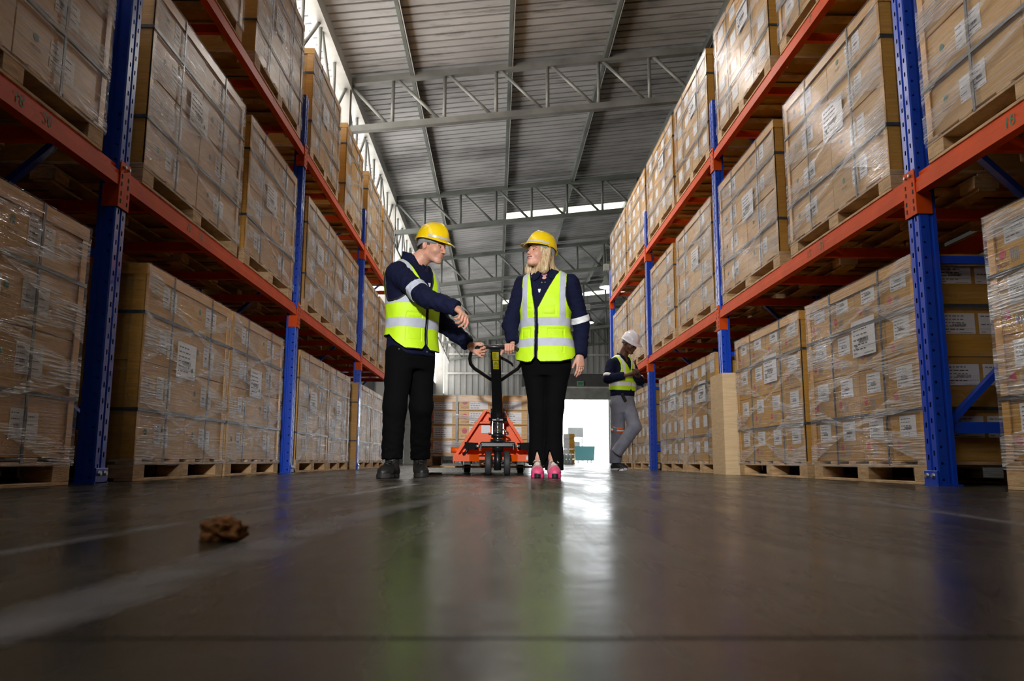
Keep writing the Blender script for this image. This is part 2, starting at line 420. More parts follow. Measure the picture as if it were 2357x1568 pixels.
# ------------------------------------------------------------------ building shell
XW, ZE, SL = -3.3, 8.10, .1117            # left wall, eave height, roof slope
YEND = 52.8; YBACK = -7.0; XR_W = 16.0
def zroof(x): return ZE + (x - XW)*SL
mb = MB(); mb.box(XW-.3, XR_W+.3, YBACK, YEND+.2, -.3, 0, M['floor']); mb.build('floor', kind='structure', label='worn brown grey polished concrete warehouse floor')
mb = MB(); mb.box(-14, 34, YEND+.2, 95, -.3, -.02, M['concout']); mb.build('floor_outside', kind='structure', label='pale concrete yard outside the far door')
# roof: ribbed sheet, ribs run up the slope, real corrugation
def roof_sheet(y0, y1, x0, x1, mat, mb):
    P = .25; ys = []
    y = y0
    while y < y1 - 1e-6:
        for (dy, dz) in ((0,0),(.19,0),(.20,.05),(.235,.05),(.245,0)):
            if y + dy < y1: ys.append((y+dy, dz))
        y += P
    ys.append((y1, 0))
    vs = []; n = len(ys)
    for x in (x0, x1):
        for (yy, dz) in ys: vs.append((x, yy, zroof(x) + dz))
    fs = [(i, i+1, n+i+1, n+i) for i in range(n-1)]
    mb.add(vs, fs, mat)
mb = MB()
strips = [(25.85, 26.6, .3, 8.5), (40.6, 41.6, .25, 8.5)]
cur = YBACK
for (a, b2, xa, xb) in strips:
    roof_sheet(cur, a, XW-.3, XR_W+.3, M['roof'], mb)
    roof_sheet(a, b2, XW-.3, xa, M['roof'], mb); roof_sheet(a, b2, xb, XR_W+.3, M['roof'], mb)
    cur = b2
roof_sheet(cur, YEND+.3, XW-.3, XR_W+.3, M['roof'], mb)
mb.build('ceiling', kind='structure', label='stained ribbed metal roof sheeting')
for i, (a, b2, xa, xb) in enumerate(strips):
    mb = MB(); roof_sheet(a, b2, xa, xb, M['sky_sheet'], mb)
    mb.build('window_%d' % (i+1), kind='structure', label='glowing translucent skylight strip in the roof')
# outer roof cover (keeps the sky out above the sheet)
mb = MB()
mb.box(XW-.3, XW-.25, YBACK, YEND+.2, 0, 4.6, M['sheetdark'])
mb.build('wall_left', kind='structure', label='dark lower sheeting of the left wall behind the racks')
# translucent upper wall, in ribbed sheets
mb = MB(); vs = []; y = YBACK; n = 0
while y < YEND:
    for (dy, dx) in ((0,0),(.2,0),(.23,.03),(.27,.03)):
        vs.append((XW-.28+dx, y+dy, 4.6)); vs.append((XW-.28+dx, y+dy, zroof(XW)+.05)); n += 1
    y += .3
mb.add(vs, [(2*i, 2*i+2, 2*i+3, 2*i+1) for i in range(n-1)], M['clere'])
mb.build('window_3', kind='structure', label='daylit translucent sheeting high on the left wall')
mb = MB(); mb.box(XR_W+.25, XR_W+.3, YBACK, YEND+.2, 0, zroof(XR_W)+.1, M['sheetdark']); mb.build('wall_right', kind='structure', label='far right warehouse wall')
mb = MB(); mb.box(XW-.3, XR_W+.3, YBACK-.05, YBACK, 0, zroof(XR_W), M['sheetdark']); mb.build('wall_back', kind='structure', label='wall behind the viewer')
# far wall: vertical ribbed sheeting around the door opening
DX0, DX1, DZ = 2.2, 7.55, 4.22
mb = MB()
def ribwall(x0, x1, z0, z1f):
    vs = []; x = x0; n = 0
    while x < x1 - 1e-6:
        for (dx, dy) in ((0,0),(.22,0),(.25,-.05),(.37,-.05)):
            xx = min(x+dx, x1)
            vs.append((xx, YEND+dy, z0)); vs.append((xx, YEND+dy, z1f(xx))); n += 1
        x += .4
    vs.append((x1, YEND, z0)); vs.append((x1, YEND, z1f(x1))); n += 1
    mb.add(vs, [(2*i, 2*i+2, 2*i+3, 2*i+1) for i in range(n-1)], M['sheet'])
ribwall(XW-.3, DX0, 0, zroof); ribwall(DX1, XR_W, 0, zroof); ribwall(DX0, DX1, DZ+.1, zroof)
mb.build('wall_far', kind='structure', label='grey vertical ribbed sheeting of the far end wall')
mb = MB()
mb.box(DX0-.1, DX0, YEND-.12, YEND+.12, 0, DZ+.2, M['galvl']); mb.box(DX1, DX1+.1, YEND-.12, YEND+.12, 0, DZ+.2, M['galvl'])
mb.box(DX0-.3, DX1+.3, YEND-.35, YEND-.07, DZ+.75, DZ+.87, M['galvl'])
mb.box(DX0-.3, DX1+.3, YEND-.30, YEND-.07, DZ, DZ+.75, M['galv'])
mb.box(DX0-.5, DX1+.5, YEND-.28, YEND-.07, DZ+.87, DZ+1.75, M['sheetdark'])
mb.build('door_1', kind='structure', label='roller door housing and frame of the far loading door')
# horizontal rails and posts on the far wall
for i, z in enumerate((5.9, 7.2)):
    mb = MB(); mb.box(XW, XR_W, YEND-.22, YEND-.08, z, z+.12, M['galvl']); mb.build('trim_%d' % (i+1), kind='structure', label='horizontal steel rail on the far wall')
mb = MB()
for z in (1.5, 3.3): mb.box(XW, DX0-.12, YEND-.2, YEND-.08, z, z+.1, M['galv'])
mb.build('trim_3', kind='structure', label='low steel rails on the far wall')
mb = MB()
for x in (-.6, 2.05, 4.8, 7.7): mb.box(x-.06, x+.06, YEND-.33, YEND-.20, DZ+1.8 if DX0 < x < DX1 else 0, zroof(x)-.1, M['galv'])
mb.build('trim_4', kind='structure', label='steel wind posts on the far wall')

# columns along the left wall
cols_y = [15.5 + 7.44*i for i in range(-1, 5)]
ordn = ['nearest', 'second', 'third', 'fourth', 'fifth', 'sixth', 'seventh']

# ------------------------------------------------------------------ roof trusses
for i in range(0, 6):
    Y = 15.5 + 7.42*i if i else 15.5
    x0, x1 = XW+.05, 12.5
    far = i > 2
    t = thing('roof_truss', '%s steel lattice truss spanning the roof, counted away from the viewer' % ordn[i].capitalize(), 'roof truss', (0, Y, 0), group='lattice trusses under the roof')
    mt = M['galv'] if i == 0 else M['trussdark']
    zt = lambda x: zroof(x) - .16
    zb = lambda x: zroof(x) - 1.22
    mb = MB(); mb.bar((x0,0,zt(x0)), (x1,0,zt(x1)), .14, .14, mt); mb.build('top_chord', t)
    mb = MB(); mb.bar((x0,0,zb(x0)), (x1,0,zb(x1)), .14, .13, mt); mb.build('bottom_chord', t)
    vx = [-2.2 + 1.08*k for k in range(0, 13)]
    web = MB()
    for x in vx:
        q = MB() if not far else web
        q.tube([(x,0,zb(x)), (x,0,zt(x))], .038, mt, n=8)
        if not far: q.build('vertical_strut', t)
    xs = [XW+.1] + vx
    for k in range(len(xs)-1):
        a, b2 = xs[k], xs[k+1]
        q = MB() if not far else web
        q.tube([(a+.06,0,zt(a)), (b2-.06,0,zb(b2))], .036, mt, n=8)
        if not far: q.build('diagonal_strut', t)
    if far: web.build('web_strut', t)
# eave girder along the left wall
t = thing('eave_girder', 'Pale lattice girder running along the top of the left wall', 'lattice girder', (XW+.12, 0, 0))
mb = MB(); mb.box(-.13,.13, 8, YEND-.3, ZE-.34, ZE-.06, M['galvl']); mb.build('top_chord', t)
mb = MB(); mb.box(-.05,.05, 8, YEND-.3, ZE-1.5, ZE-1.38, M['galvl']); mb.build('bottom_chord', t)
y = 8.1; k = 0
web = MB()
while y < YEND-1.5:
    q = MB() if y < 27 else web
    q.tube([(0,y,ZE-1.42),(0,y,ZE-.2)], .035, M['galv'], n=7)
    if y < 27: q.build('vertical_strut', t)
    q = MB() if y < 27 else web
    up = k % 2
    q.tube([(0,y,ZE-1.42 if up else ZE-.2),(0,y+1.24,ZE-.2 if up else ZE-1.42)], .035, M['galv'], n=7)
    if y < 27: q.build('diagonal_strut', t)
    y += 1.24; k += 1
web.build('web_strut', t)
# purlins along the building
pn = ['first', 'second', 'third', 'fourth', 'fifth', 'sixth', 'seventh']
for i, x in enumerate((-1.80, .25, 2.28, 4.42, 6.5, 8.6)):
    mb = MB(); mb.box(x-.04, x+.04, YBACK, YEND-.4, zroof(x)-.17, zroof(x)-.005, M['trussdark'])
    mb.box(x+.03, x+.06, YBACK, YEND-.4, zroof(x)-.17, zroof(x)-.155, M['galvl'])
    mb.build('purlin', label='%s long dark roof purlin from the left wall' % pn[i].capitalize(), cat='purlin', group='purlins under the roof sheets')

# wall columns (left) : H sections, visible past the racks at the far end
for i, Y in enumerate(cols_y[1:]):
    if i > 4: break
    mb = MB(); mb.box(XW-.2, XW+.22, Y-.1, Y-.08, 0, ZE-.1, M['galvl']); mb.box(XW-.2, XW+.22, Y+.08, Y+.1, 0, ZE-.1, M['galvl']); mb.box(XW-.01, XW+.01, Y-.08, Y+.08, 0, ZE-.1, M['galvl'])
    mb.build('trim_%d' % (10+i), kind='structure', label='steel wall column on the left')

# hanging high-bay lamps
for i, (x, y) in enumerate(((4.02, 28.0), (4.2, 35.4), (4.1, 20.6), (4.1, 5.8))):
    if i > 1: break
    t = thing('high_bay_lamp', ('Lit round high-bay lamp hanging beside the top right rack post' if i == 0 else 'Small distant high-bay lamp hanging behind the womans sleeve'), 'ceiling lamp', (x, y, 6.42), group='hanging high-bay lamps')
    mb = MB(); mb.lathe([(.0,.42),(.10,.42),(.12,.25),(.18,.16),(.27,.06),(.28,.0),(.26,.0)], (0,0,0), (0,0,1), M['lampbody'], 20); mb.build('lamp_shade', t)
    mb = MB(); mb.lathe([(.0,-.05),(.14,-.045),(.25,-.01),(.26,.005)], (0,0,0), (0,0,1), M['lamp'], 20); mb.build('glowing_lens', t)
    mb = MB(); mb.tube([(0,0,.42),(0,0,zroof(x)-6.42-1.1)], .012, M['lampbody'], n=6); mb.box(-.1,.1,-.1,.1,.62,.86,M['galvl']); mb.build('hanging_rod', t)

# ------------------------------------------------------------------ pallet racks
XL, XR = -1.924, 2.168
B0, BL = 3.95, 3.6
Z1, Z2 = 1.605, 3.222
PT = 3.75
DEP = 1.05
def post_mesh():
    """omega section: local x 0 = aisle face (towards -x), depth +x .09, width y +-.05"""
    mb = MB(); th = .003
    H = PT
    # aisle face in two flanges with a groove between them
    prof = [(.0,-.05),(.0,-.010),(.012,-.006),(.012,.006),(.0,.010),(.0,.05)]
    for i in range(len(prof)-1):
        a, b2 = prof[i], prof[i+1]
        m = M['blue_face'] if a[0] == 0 and b2[0] == 0 else M['blue']
        mb.add([(a[0],a[1],0),(b2[0],b2[1],0),(b2[0],b2[1],H),(a[0],a[1],H)], [(0,1,2,3)], m)
    for sy in (-1, 1):
        side = [(.0,.05),(.008,.053),(.052,.053),(.056,.045),(.068,.045),(.072,.053),(.092,.053),(.092,.036)]
        for i in range(len(side)-1):
            a, b2 = side[i], side[i+1]
            m = M['blue_side'] if i in (1, 5) else M['blue']
            mb.add([(a[0],sy*a[1],0),(b2[0],sy*b2[1],0),(b2[0],sy*b2[1],H),(a[0],sy*a[1],H)], [(0,1,2,3)], m)
    return mb.mesh('upright_post')
def foot_mesh():
    mb = MB()
    mb.box(-.012,.11,-.066,.066,0,.008,M['blue'])
    mb.box(-.012,-.004,-.060,.060,.0,.075,M['blue'], .002)
    for y in (-.026,.03): mb.lathe([(0,.010),(.010,.010),(.012,.004),(.014,0)], (-.012,y,.05), (-1,0,0), M['steel'], 8, False)
    return mb.mesh('foot_plate')
def beam_mesh(L):
    mb = MB()
    # local: x 0 aisle face, depth +x, y 0..L, z top 0
    prof = [(0,-.112),(.05,-.112),(.05,.0),(.022,.0),(.022,-.030),(.004,-.034),(.004,-.056),(.0,-.060)]
    mb.extr(prof, 0, L, M['orange'], 'y')
    return mb.mesh('beam')
def conn_mesh():
    mb = MB()
    mb.box(-.006,.0,-.055,.0,-.225,.02,M['orange'],.0015)
    mb.box(-.006,.078,-.0595,-.053,-.225,.02 if False else -.105,M['orange'],.0015)
    mb.box(-.006,.055,-.004,.004,-.13,.015,M['orange'],.0015)
    for z in (-.06,-.10,-.15,-.19): mb.box(-.0075,-.0055,-.040,-.030,z-.011,z+.011,M['darkhole'])
    mb.lathe([(0,.012),(.008,.012),(.010,.004),(.010,0)], (-.006,-.022,-.008), (-1,0,0), M['steel'], 8, False)
    return mb.mesh('end_connector')
PM, FM, CM = post_mesh(), foot_mesh(), conn_mesh()
bar_mb = MB(); bar_mb.box(.05, DEP-.05, -.02, .02, -.075, -.012, M['orange']); BARM = bar_mb.mesh('support_bar')
NBAY = {-1: 4.0, 0: 3.6}
def rack(side):
    sx = 1 if side == 'R' else -1
    X0 = XR if side == 'R' else XL
    t = thing('pallet_rack', 'Blue and orange two-beam pallet rack along the %s side of the aisle' % ('right' if sx > 0 else 'left'), 'pallet rack', (X0, 0, 0), group='pallet racks either side of the aisle')
    t.scale = (sx, 1, 1)
    n = 4
    for k in range(n):
        y = B0 + BL*k - .05
        if y > 15.2: pass
        link('upright_post', PM, t, (0, y, 0)); link('upright_post', PM, t, (DEP, y, 0), rot=(0,0,PI))
        link('foot_plate', FM, t, (0, y, 0)); 
        mb = MB(); mb.box(.09, DEP-.09, -.015,.015, .26,.315, M['blue']); mb.build('horizontal_brace', t, (0,y,0))
        mb = MB()
        zz = [.30, 1.15, 2.0, 2.85, 3.65]
        for j in range(4):
            a, b2 = (.09, DEP-.09) if j % 2 == 0 else (DEP-.09, .09)
            q = MB(); q.bar((a,0,zz[j]), (b2,0,zz[j+1]), .03, .045, M['blue'], up=(0,1,0)); q.build('diagonal_brace', t, (0,y,0))
        for z in (1.15, 2.0, 2.85, 3.65):
            q = MB(); q.box(.09, DEP-.09, -.012,.012, z-.02,z+.02, M['blue']); q.build('horizontal_brace', t, (0,y,0))
    for lv, Z in enumerate((Z1, Z2)):
        for k in range(-1, n-1):
            ya = B0 + BL*k + .004; yb = B0 + BL*(k+1) - .104
            for dx, back in ((-.004, 0), (DEP+.004, 1)):
                bm_ = BEAM
                o = link('beam', bm_, t, (dx, ya, Z), rot=None)
                if back: o.rotation_euler = (0,0,PI); o.location = (dx, yb, Z)
                if not back:
                    link('end_connector', CM, o, (0, yb-ya+.055, 0))
                    c2 = link('end_connector', CM, o, (0, -.055, 0)); c2.scale = (1,-1,1)
            for f in (.13, .38, .62, .87):
                if k == -1 and f < .5: continue
                link('support_bar', BARM, t, (0, ya + (yb-ya)*f, Z))
    return t
BEAM = beam_mesh(BL-.108)
rackL = rack('L'); rackR = rack('R')
def beam_number(t, side, k, lv, txt, y, size=.075, col='gpaint'):
    sx = 1 if side == 'R' else -1
    X0 = XR if side == 'R' else XL
    Z = (Z1, Z2)[lv]
    mb = MB()
    # u direction reads left to right from the aisle: on the left side towards +y, on the right towards -y
    w = size*.6*len(txt)
    if side == 'L': put_text(mb, txt, size, (XL+.0055, y, Z-.086), (0,1,0), (0,0,1), M[col])
    else: put_text(mb, txt, size, (XR-.0055, y, Z-.086), (0,-1,0), (0,0,1), M[col])
    me = mb.mesh('painted_number')
    o = link('painted_number', me)
    # parent to the beam it is painted on, keeping its place in the world
    best = min((c for c in t.children if c.name.startswith('beam') and abs(c.location.x+.004) < .01 and abs(c.location.z-Z) < .01), key=lambda c: abs(c.location.y - (B0+BL*k+.004)))
    o.parent = best
    bpy.context.view_layer.update()
    o.matrix_parent_inverse = best.matrix_world.inverted()
# ------------------------------------------------------------------ wrapped pallet loads
PH, HC, LD = .12, 1.07, 1.08          # pallet height, carton stack height, depth
_protos = {}
def label_geo(mb, face, y, z, w, h, sx, x, bars=True, rows=4, seed=0):
    """paper label on the aisle face (face 'a') or near end face (face 'e'); barcodes and printed lines in ink"""
    rnd = random.Random(seed)
    def P(u, v, d):
        # u to the reader's right, v up, d out of the face
        if face == 'a':
            return (sx*(x - d), (y + u) if sx < 0 else (y + w - u), z + v)
        return (sx*(x + (u if sx > 0 else w - u)), y - d, z + v)
    def quad(u0, u1, v0, v1, d, mat):
        mb.add([P(u0,v0,d),P(u1,v0,d),P(u1,v1,d),P(u0,v1,d)], [(0,1,2,3)], mat)
    quad(0, w, 0, h, .0012, M['paper'])
    for r in range(rows):
        v = h*(.86 - r*.8/rows)
        u = w*.08
        while u < w*.62:
            l = w*rnd.uniform(.05,.16); quad(u, min(u+l, w*.66), v-h*.018, v+h*.018, .002, M['ink']); u += l + w*.04
    if bars:
        u = w*.30
        while u < w*.72:
            l = w*rnd.choice((.008,.014,.02)); quad(u, u+l, h*.36, h*.50, .0024, M['ink']); u += l + w*.014
    quad(w*.06, w*.22, h*.08, h*.12, .002, M['inkl']); quad(w*.5, w*.9, h*.05, h*.07, .002, M['inkl'])
    quad(w*.04, w*.96, h*.24, h*.25, .002, M['inkl'])
def disc(mb, face, y, z, r, sx, x, mat, d=.0012, n=14):
    vs = []
    for k in range(n):
        a = 2*PI*k/n; u, v = r*math.cos(a), r*math.sin(a)
        vs.append((sx*(x - d), y + u, z + v) if face == 'a' else (sx*(x + u), y - d, z + v))
    mb.add(vs, [tuple(range(n))], mat)
def txt(mb, s, size, face, y, z, sx, x, mat, d=.0015):
    if face == 'a':
        put_text(mb, s, size, (sx*(x-d), y, z), (0, 1 if sx < 0 else -1, 0), (0,0,1), mat)
    else:
        put_text(mb, s, size, (sx*x if sx > 0 else sx*x, y-d, z), (1,0,0), (0,0,1), mat)

def pallet_parts(mb_or_parent, W, sx, lod, z0=0.0, depth=LD):
    """block pallet: 3 bottom boards, 9 blocks, slatted deck"""
    def B(mb, x0, x1, y0, y1, za, zb, bev=.002):
        a, b2 = sorted((sx*x0, sx*x1)); mb.box(a, b2, y0, y1, z0+za, z0+zb, M['wood'], bev if lod == 0 else 0)
    bw = .10
    pal = MB()
    for x in (0, depth/2-.05, depth-.10): B(pal, x, x+.10, 0, W, 0, .016)          # bottom boards along the aisle
    nb = 6
    for i in range(nb):
        y = (W-.10)*i/(nb-1); B(pal, 0, depth, y, y+.10, .102, .12)
    for x in (0, depth/2-.05, depth-.10): B(pal, x, x+.10, 0, W, .088, .102)
    blocks = []
    for x in (0, depth/2-.07, depth-.14):
        for y in (0, W/2-.07, W-.14):
            blocks.append((x, y))
    return pal, blocks, B

def make_load(sx, kind, W, lod, mixed=0):
    key = (sx, kind, round(W, 3), lod, mixed)
    rnd = random.Random(str(key))
    t = thing('wrapped_pallet_load', 'x', 'pallet load')
    pal, blocks, B = pallet_parts(None, W, sx, lod)
    if lod == 2:
        for (x, y) in blocks: B(pal, x, x+.14, y, y+.14, .016, .088)
        pal.build('pallet', t)
    else:
        p = pal.build('pallet', t)
        for (x, y) in blocks:
            if lod == 1 and x > .01: 
                continue
            q = MB(); B(q, x, x+.14, y, y+.14, .016, .088); q.build('block', p)
        if lod == 1:
            q = MB()
            for (x, y) in blocks:
                if x > .01: B(q, x, x+.14, y, y+.14, .016, .088)
            q.build('block', p)
    nc = 2 if kind == 'A' else 4
    e = .012                                    # inset of cartons behind the edge boards
    cw = (W - 2*e)/nc; ch = HC/4
    stack = MB()
    x0 = .012
    def carton_geo(mb, c, r, back):
        y0 = e + c*cw + .0012; y1 = y0 + cw - .0024; z0 = PH + r*ch + .001; z1 = z0 + ch - .003
        jx = rnd.uniform(0,.004)
        xa, xb = (x0 + jx, LD/2 - .002) if not back else (LD/2 + .002, LD - .012)
        a, b2 = sorted((sx*xa, sx*xb)); mb.box(a, b2, y0, y1, z0, z1, M['cart'], .003 if lod == 0 else 0)
        return xa, y0, y1, z0, z1
    def marks(lb, mk, xa, y0, y1, z0, z1, c, r):
        if kind == 'A':
            ym = (y0+y1)/2
            lw, lh = .095, .125
            z = z0 + .075
            label_geo(lb, 'a', ym-.105, z, lw, lh, sx, xa, True, 4, c*9+r)
            label_geo(lb, 'a', ym+.012, z-.012, lw*.85, lh, sx, xa, False, 3, c*9+r+50)
            yd = ym + (-.21 if sx < 0 else .21)
            disc(mk, 'a', yd, z0+.15, .019, sx, xa, M['green'])
            txt(mk, 'MC230', .024, 'a', yd - (.035 if sx < 0 else -.035), z0+.095, sx, xa, M['brown_ink'])
        else:
            w = y1-y0
            lw, lh = .17, .115
            yl = y0 + (w-lw)*.5
            label_geo(lb, 'a', yl, z0+.125, lw, lh, sx, xa, True, 5, c*9+r)
            yd = y0 + w*(.16 if sx < 0 else .80)
            disc(mk, 'a', yd, z0+.085, .023, sx, xa, M['pink'])
            txt(mk, 'MC280', .026, 'a', yd - (.037 if sx < 0 else -.037), z0+.030, sx, xa, M['brown_ink'])
            yb = y0 + w*.5
            for i in range(5):
                mk.add([(sx*(xa-.0012), yb+.012*i, z0+.035), (sx*(xa-.0012), yb+.012*i+.006, z0+.035), (sx*(xa-.0012), yb+.012*i+.006, z0+.10), (sx*(xa-.0012), yb+.012*i, z0+.10)], [(0,1,2,3)], M['inkl'])
    alll, allm = MB(), MB()
    for c in range(nc):
        for r in range(4):
            if lod == 2:
                g = carton_geo(stack, c, r, False)
                lb = MB()
                marks(stack, MB(), *g, c, r) if False else None
                # plain paper only at this distance
                xa, y0, y1, z0, z1 = g
                ym = (y0+y1)/2
                stack.add([(sx*(xa-.002), ym-.08, z0+.1),(sx*(xa-.002), ym+.08, z0+.1),(sx*(xa-.002), ym+.08, z0+.22),(sx*(xa-.002), ym-.08, z0+.22)], [(0,1,2,3)], M['paper'])
                continue
            q = MB(); g = carton_geo(q, c, r, False); o = q.build('carton', t)
            if lod == 0:
                lb, mk = MB(), MB(); marks(lb, mk, *g, c, r)
                if mixed and kind == 'A' and c == 1 and r % 2: pass
                lb.build('shipping_label', o); mk.build('printed_mark', o)
            else:
                lb, mk = MB(), MB()
                xa, y0, y1, z0, z1 = g; ym = (y0+y1)/2
                for du in ((-.10,.0),(.02,.10)) if kind == 'A' else ((-.08,.08),):
                    lb.add([(sx*(xa-.002), ym+du[0], z0+.09),(sx*(xa-.002), ym+du[1], z0+.09),(sx*(xa-.002), ym+du[1], z0+.21),(sx*(xa-.002), ym+du[0], z0+.21)], [(0,1,2,3)], M['paper'])
                lb.build('shipping_label', o)
    # second row of cartons, shown by the near end only
    if lod < 2:
        for r in range(4):
            q = MB(); g = carton_geo(q, 0, r, True); q.box(*sorted((sx*(LD/2+.002), sx*(LD-.012))), e+cw+.003, W-e, PH+r*ch+.001, PH+(r+1)*ch-.002, M['cart'])
            q.build('carton', t)
        # labels on the near end of the boxes
        if kind == 'B' and lod == 0:
            lb = MB()
            for r in range(4):
                for xc in (.14, .66):
                    label_geo(lb, 'e', e, PH+r*ch+.12, .17, .11, sx, xc, True, 5, r*3+int(xc*10))
                    label_geo(lb, 'e', e, PH+r*ch+.12, .15, .11, sx, xc+.19, False, 2, r*3+int(xc*10)+77)
            lb.build('shipping_label', t)
    else:
        stack.box(*sorted((sx*(LD/2), sx*(LD-.012))), e, W-e, PH, PH+HC, M['cart'])
        stack.build('carton_stack', t)
    top = PH + HC
    # edge boards
    eb = []
    th = .006
    def ebox(xa, xb, ya, yb, za, zb):
        q = MB(); a, b2 = sorted((sx*xa, sx*xb)); q.box(a, b2, ya, yb, za, zb, M['edge']); return q
    for (yy, s) in ((0, 1), (W, -1)):
        q = MB()
        a, b2 = sorted((sx*.004, sx*.075)); q.box(a, b2, min(yy+s*.003, yy+s*.010), max(yy+s*.003, yy+s*.010), PH, top-.002, M['edge'])
        a, b2 = sorted((sx*.004, sx*.010)); q.box(a, b2, min(yy+s*.003, yy+s*.05), max(yy+s*.003, yy+s*.05), PH, top-.002, M['edge'])
        q.build('corner_board', t)
    q = MB(); a, b2 = sorted((sx*.002, sx*.007)); q.box(a, b2, .0, W, top-.055, top+.004, M['edge'])
    a, b2 = sorted((sx*.002, sx*(LD-.005))); q.box(a, b2, .0, W, top+.001, top+.008, M['edge'])
    a, b2 = sorted((sx*.002, sx*(LD-.005))); q.box(a, b2, -.001, .004, top-.055, top+.004, M['edge'])
    q.build('cap_board', t)
    # straps
    sw = .009
    for fy in (.27, .73):
        y = W*fy; q = MB()
        a, b2 = sorted((sx*-.0025, sx*.001)); q.box(a, b2, y-sw, y+sw, .10, top+.010, M['strap'])
        a, b2 = sorted((sx*-.0025, sx*LD)); q.box(a, b2, y-sw, y+sw, top+.008, top+.0105, M['strap'])
        q.box(a, b2, y-sw, y+sw, .098, .1015, M['strap'])
        q.build('strap', t)
    for fz in (.25, .75):
        z = PH + HC*fz; q = MB()
        a, b2 = sorted((sx*-.003, sx*.001)); q.box(a, b2, -.004, W+.004, z-sw, z+sw, M['strap'])
        a, b2 = sorted((sx*-.003, sx*LD)); q.box(a, b2, -.005, -.001, z-sw, z+sw, M['strap']); q.box(a, b2, W+.001, W+.005, z-sw, z+sw, M['strap'])
        q.build('strap', t)
    if kind == 'B' and lod == 0:
        q = MB(); a, b2 = sorted((sx*.50, sx*.518)); q.box(a, b2, -.004, .0, .10, top+.01, M['strap']); q.build('strap', t)
    # paper sheet with the load list under the film
    if lod < 2:
        q = MB(); yc = W*(.42 if kind == 'B' else .45); zc = PH + HC*(.60 if kind == 'B' else .48)
        label_geo(q, 'a', yc-.15, zc-.02, .30, .22, sx, .0, True, 6, 3)
        disc(q, 'a', yc+.09, zc+.04, .014, sx, .0, M['green'], .004)
        q.build('load_sheet', t)
    # stretch film: shell all round, and gathered ropes of film crossing the aisle face
    q = MB()
    xo = -.006
    Hh = top + .012; lo = .085
    c4 = [(sx*xo, -.007), (sx*xo, W+.007), (sx*(LD+.006), W+.007), (sx*(LD+.006), -.007)]
    vs = [(x, y, z) for z in (lo, Hh) for (x, y) in c4]
    q.add(vs, [(1,2,6,5),(3,0,4,7)], M['filme'])
    q.add(vs, [(2,3,7,6),(4,5,6,7)], M['filme'])
    q.add(vs, [(0,1,5,4)], M['film'])
    ncol = 10
    levels = [(.20,.10,.42),(.47,.02,.55),(.74,.10,.5)] if kind == 'A' else [(.16,-.02,.5),(.50,.05,.45),(.82,-.02,.4)]
    for li, (fz, tilt, fp) in enumerate(levels):
        for s in (-1, 1):
            if lod == 2 and s > 0 and li == 1: continue
            pz = PH + HC*fz + rnd.uniform(-.03,.03); py = W*(fp + rnd.uniform(-.05,.08))
            sl0 = s*rnd.uniform(.10,.22); sl1 = -s*rnd.uniform(.05,.20) if rnd.random() < .4 else s*rnd.uniform(-.20,-.06)
            wd0 = rnd.uniform(.05,.13); wd1 = rnd.uniform(.03,.09)
            up, dn = [], []
            for i in range(ncol+1):
                f = i/ncol; y = -.005 + f*(W+.01)
                if y < py: g = (py-y)/py; zc = pz + sl0*g; hw = .006 + wd0*g**1.3
                else: g = (y-py)/(W-py+1e-6); zc = pz - sl0*.9*g + sl1*.2*g*g; hw = .006 + wd1*g**1.3
                zc = min(max(zc, lo+.02), Hh-.03); 
                xx = -.009 - .002*s - .003*math.sin(f*9+li)
                up.append((sx*xx, y, min(zc+hw, Hh-.004))); dn.append((sx*xx, y, max(zc-hw, lo+.004)))
            q.add(dn+up, [(i, i+1, ncol+2+i, ncol+1+i) for i in range(ncol)], M['fold'])
    q.build('stretch_film', t)
    return t
words = ['nearest', 'second', 'third', 'fourth', 'fifth', 'sixth', 'seventh', 'eighth']
def place_loads(side, level, kind, spans):
    sx = 1 if side == 'R' else -1
    X = (XR + .012) if side == 'R' else (XL - .012)
    z = (0.0, Z1+.001, Z2+.001)[level]
    for i, (ya, yb) in enumerate(spans):
        W = yb - ya; Wq = round(W*20)/20
        lod = 0 if ya < 5.6 or (ya < 6 and level < 2) else (1 if ya < 9.3 else 2)
        key = (sx, kind, Wq, lod)
        if key in _protos:
            t = copy_tree(_protos[key])
        else:
            t = make_load(sx, kind, Wq, lod); _protos[key] = t
        t.location = (X, ya, z); t.scale = (1, W/Wq, 1)
        lv = ('standing on the floor under the %s rack', 'on the lower beams of the %s rack', 'on the upper beams of the %s rack')[level] % ('right' if sx > 0 else 'left')
        t['label'] = 'Film-wrapped carton load %s, %s from the viewer' % (lv, words[i])
        t['group'] = 'wrapped pallet loads on the %s rack' % ('right' if sx > 0 else 'left')
place_loads('L', 0, 'A', [(2.25,3.65),(4.28,5.66),(5.71,7.09),(7.72,9.13),(9.17,10.40),(11.0,12.36),(12.42,13.78)])
place_loads('L', 1, 'A', [(2.25,3.69),(4.13,5.71),(5.87,7.30),(7.78,9.15),(9.19,10.72),(11.12,12.6),(12.75,14.2)])
place_loads('L', 2, 'A', [(4.08,5.54),(5.86,7.33),(7.75,9.18),(9.60,10.85),(11.3,12.7),(12.9,14.3)])
place_loads('R', 0, 'B', [(1.9,3.35),(3.96,5.39),(5.52,7.05),(7.70,9.03),(9.07,10.40),(11.15,12.5),(12.6,14.0)])
place_loads('R', 1, 'A', [(2.25,3.74),(4.12,5.61),(5.84,7.38),(7.67,9.22),(9.40,10.82),(11.3,12.75),(12.9,14.4)])
place_loads('R', 2, 'B', [(4.10,5.62),(5.83,7.34),(7.65,9.12),(9.25,10.93),(11.06,12.7),(12.85,14.62)])

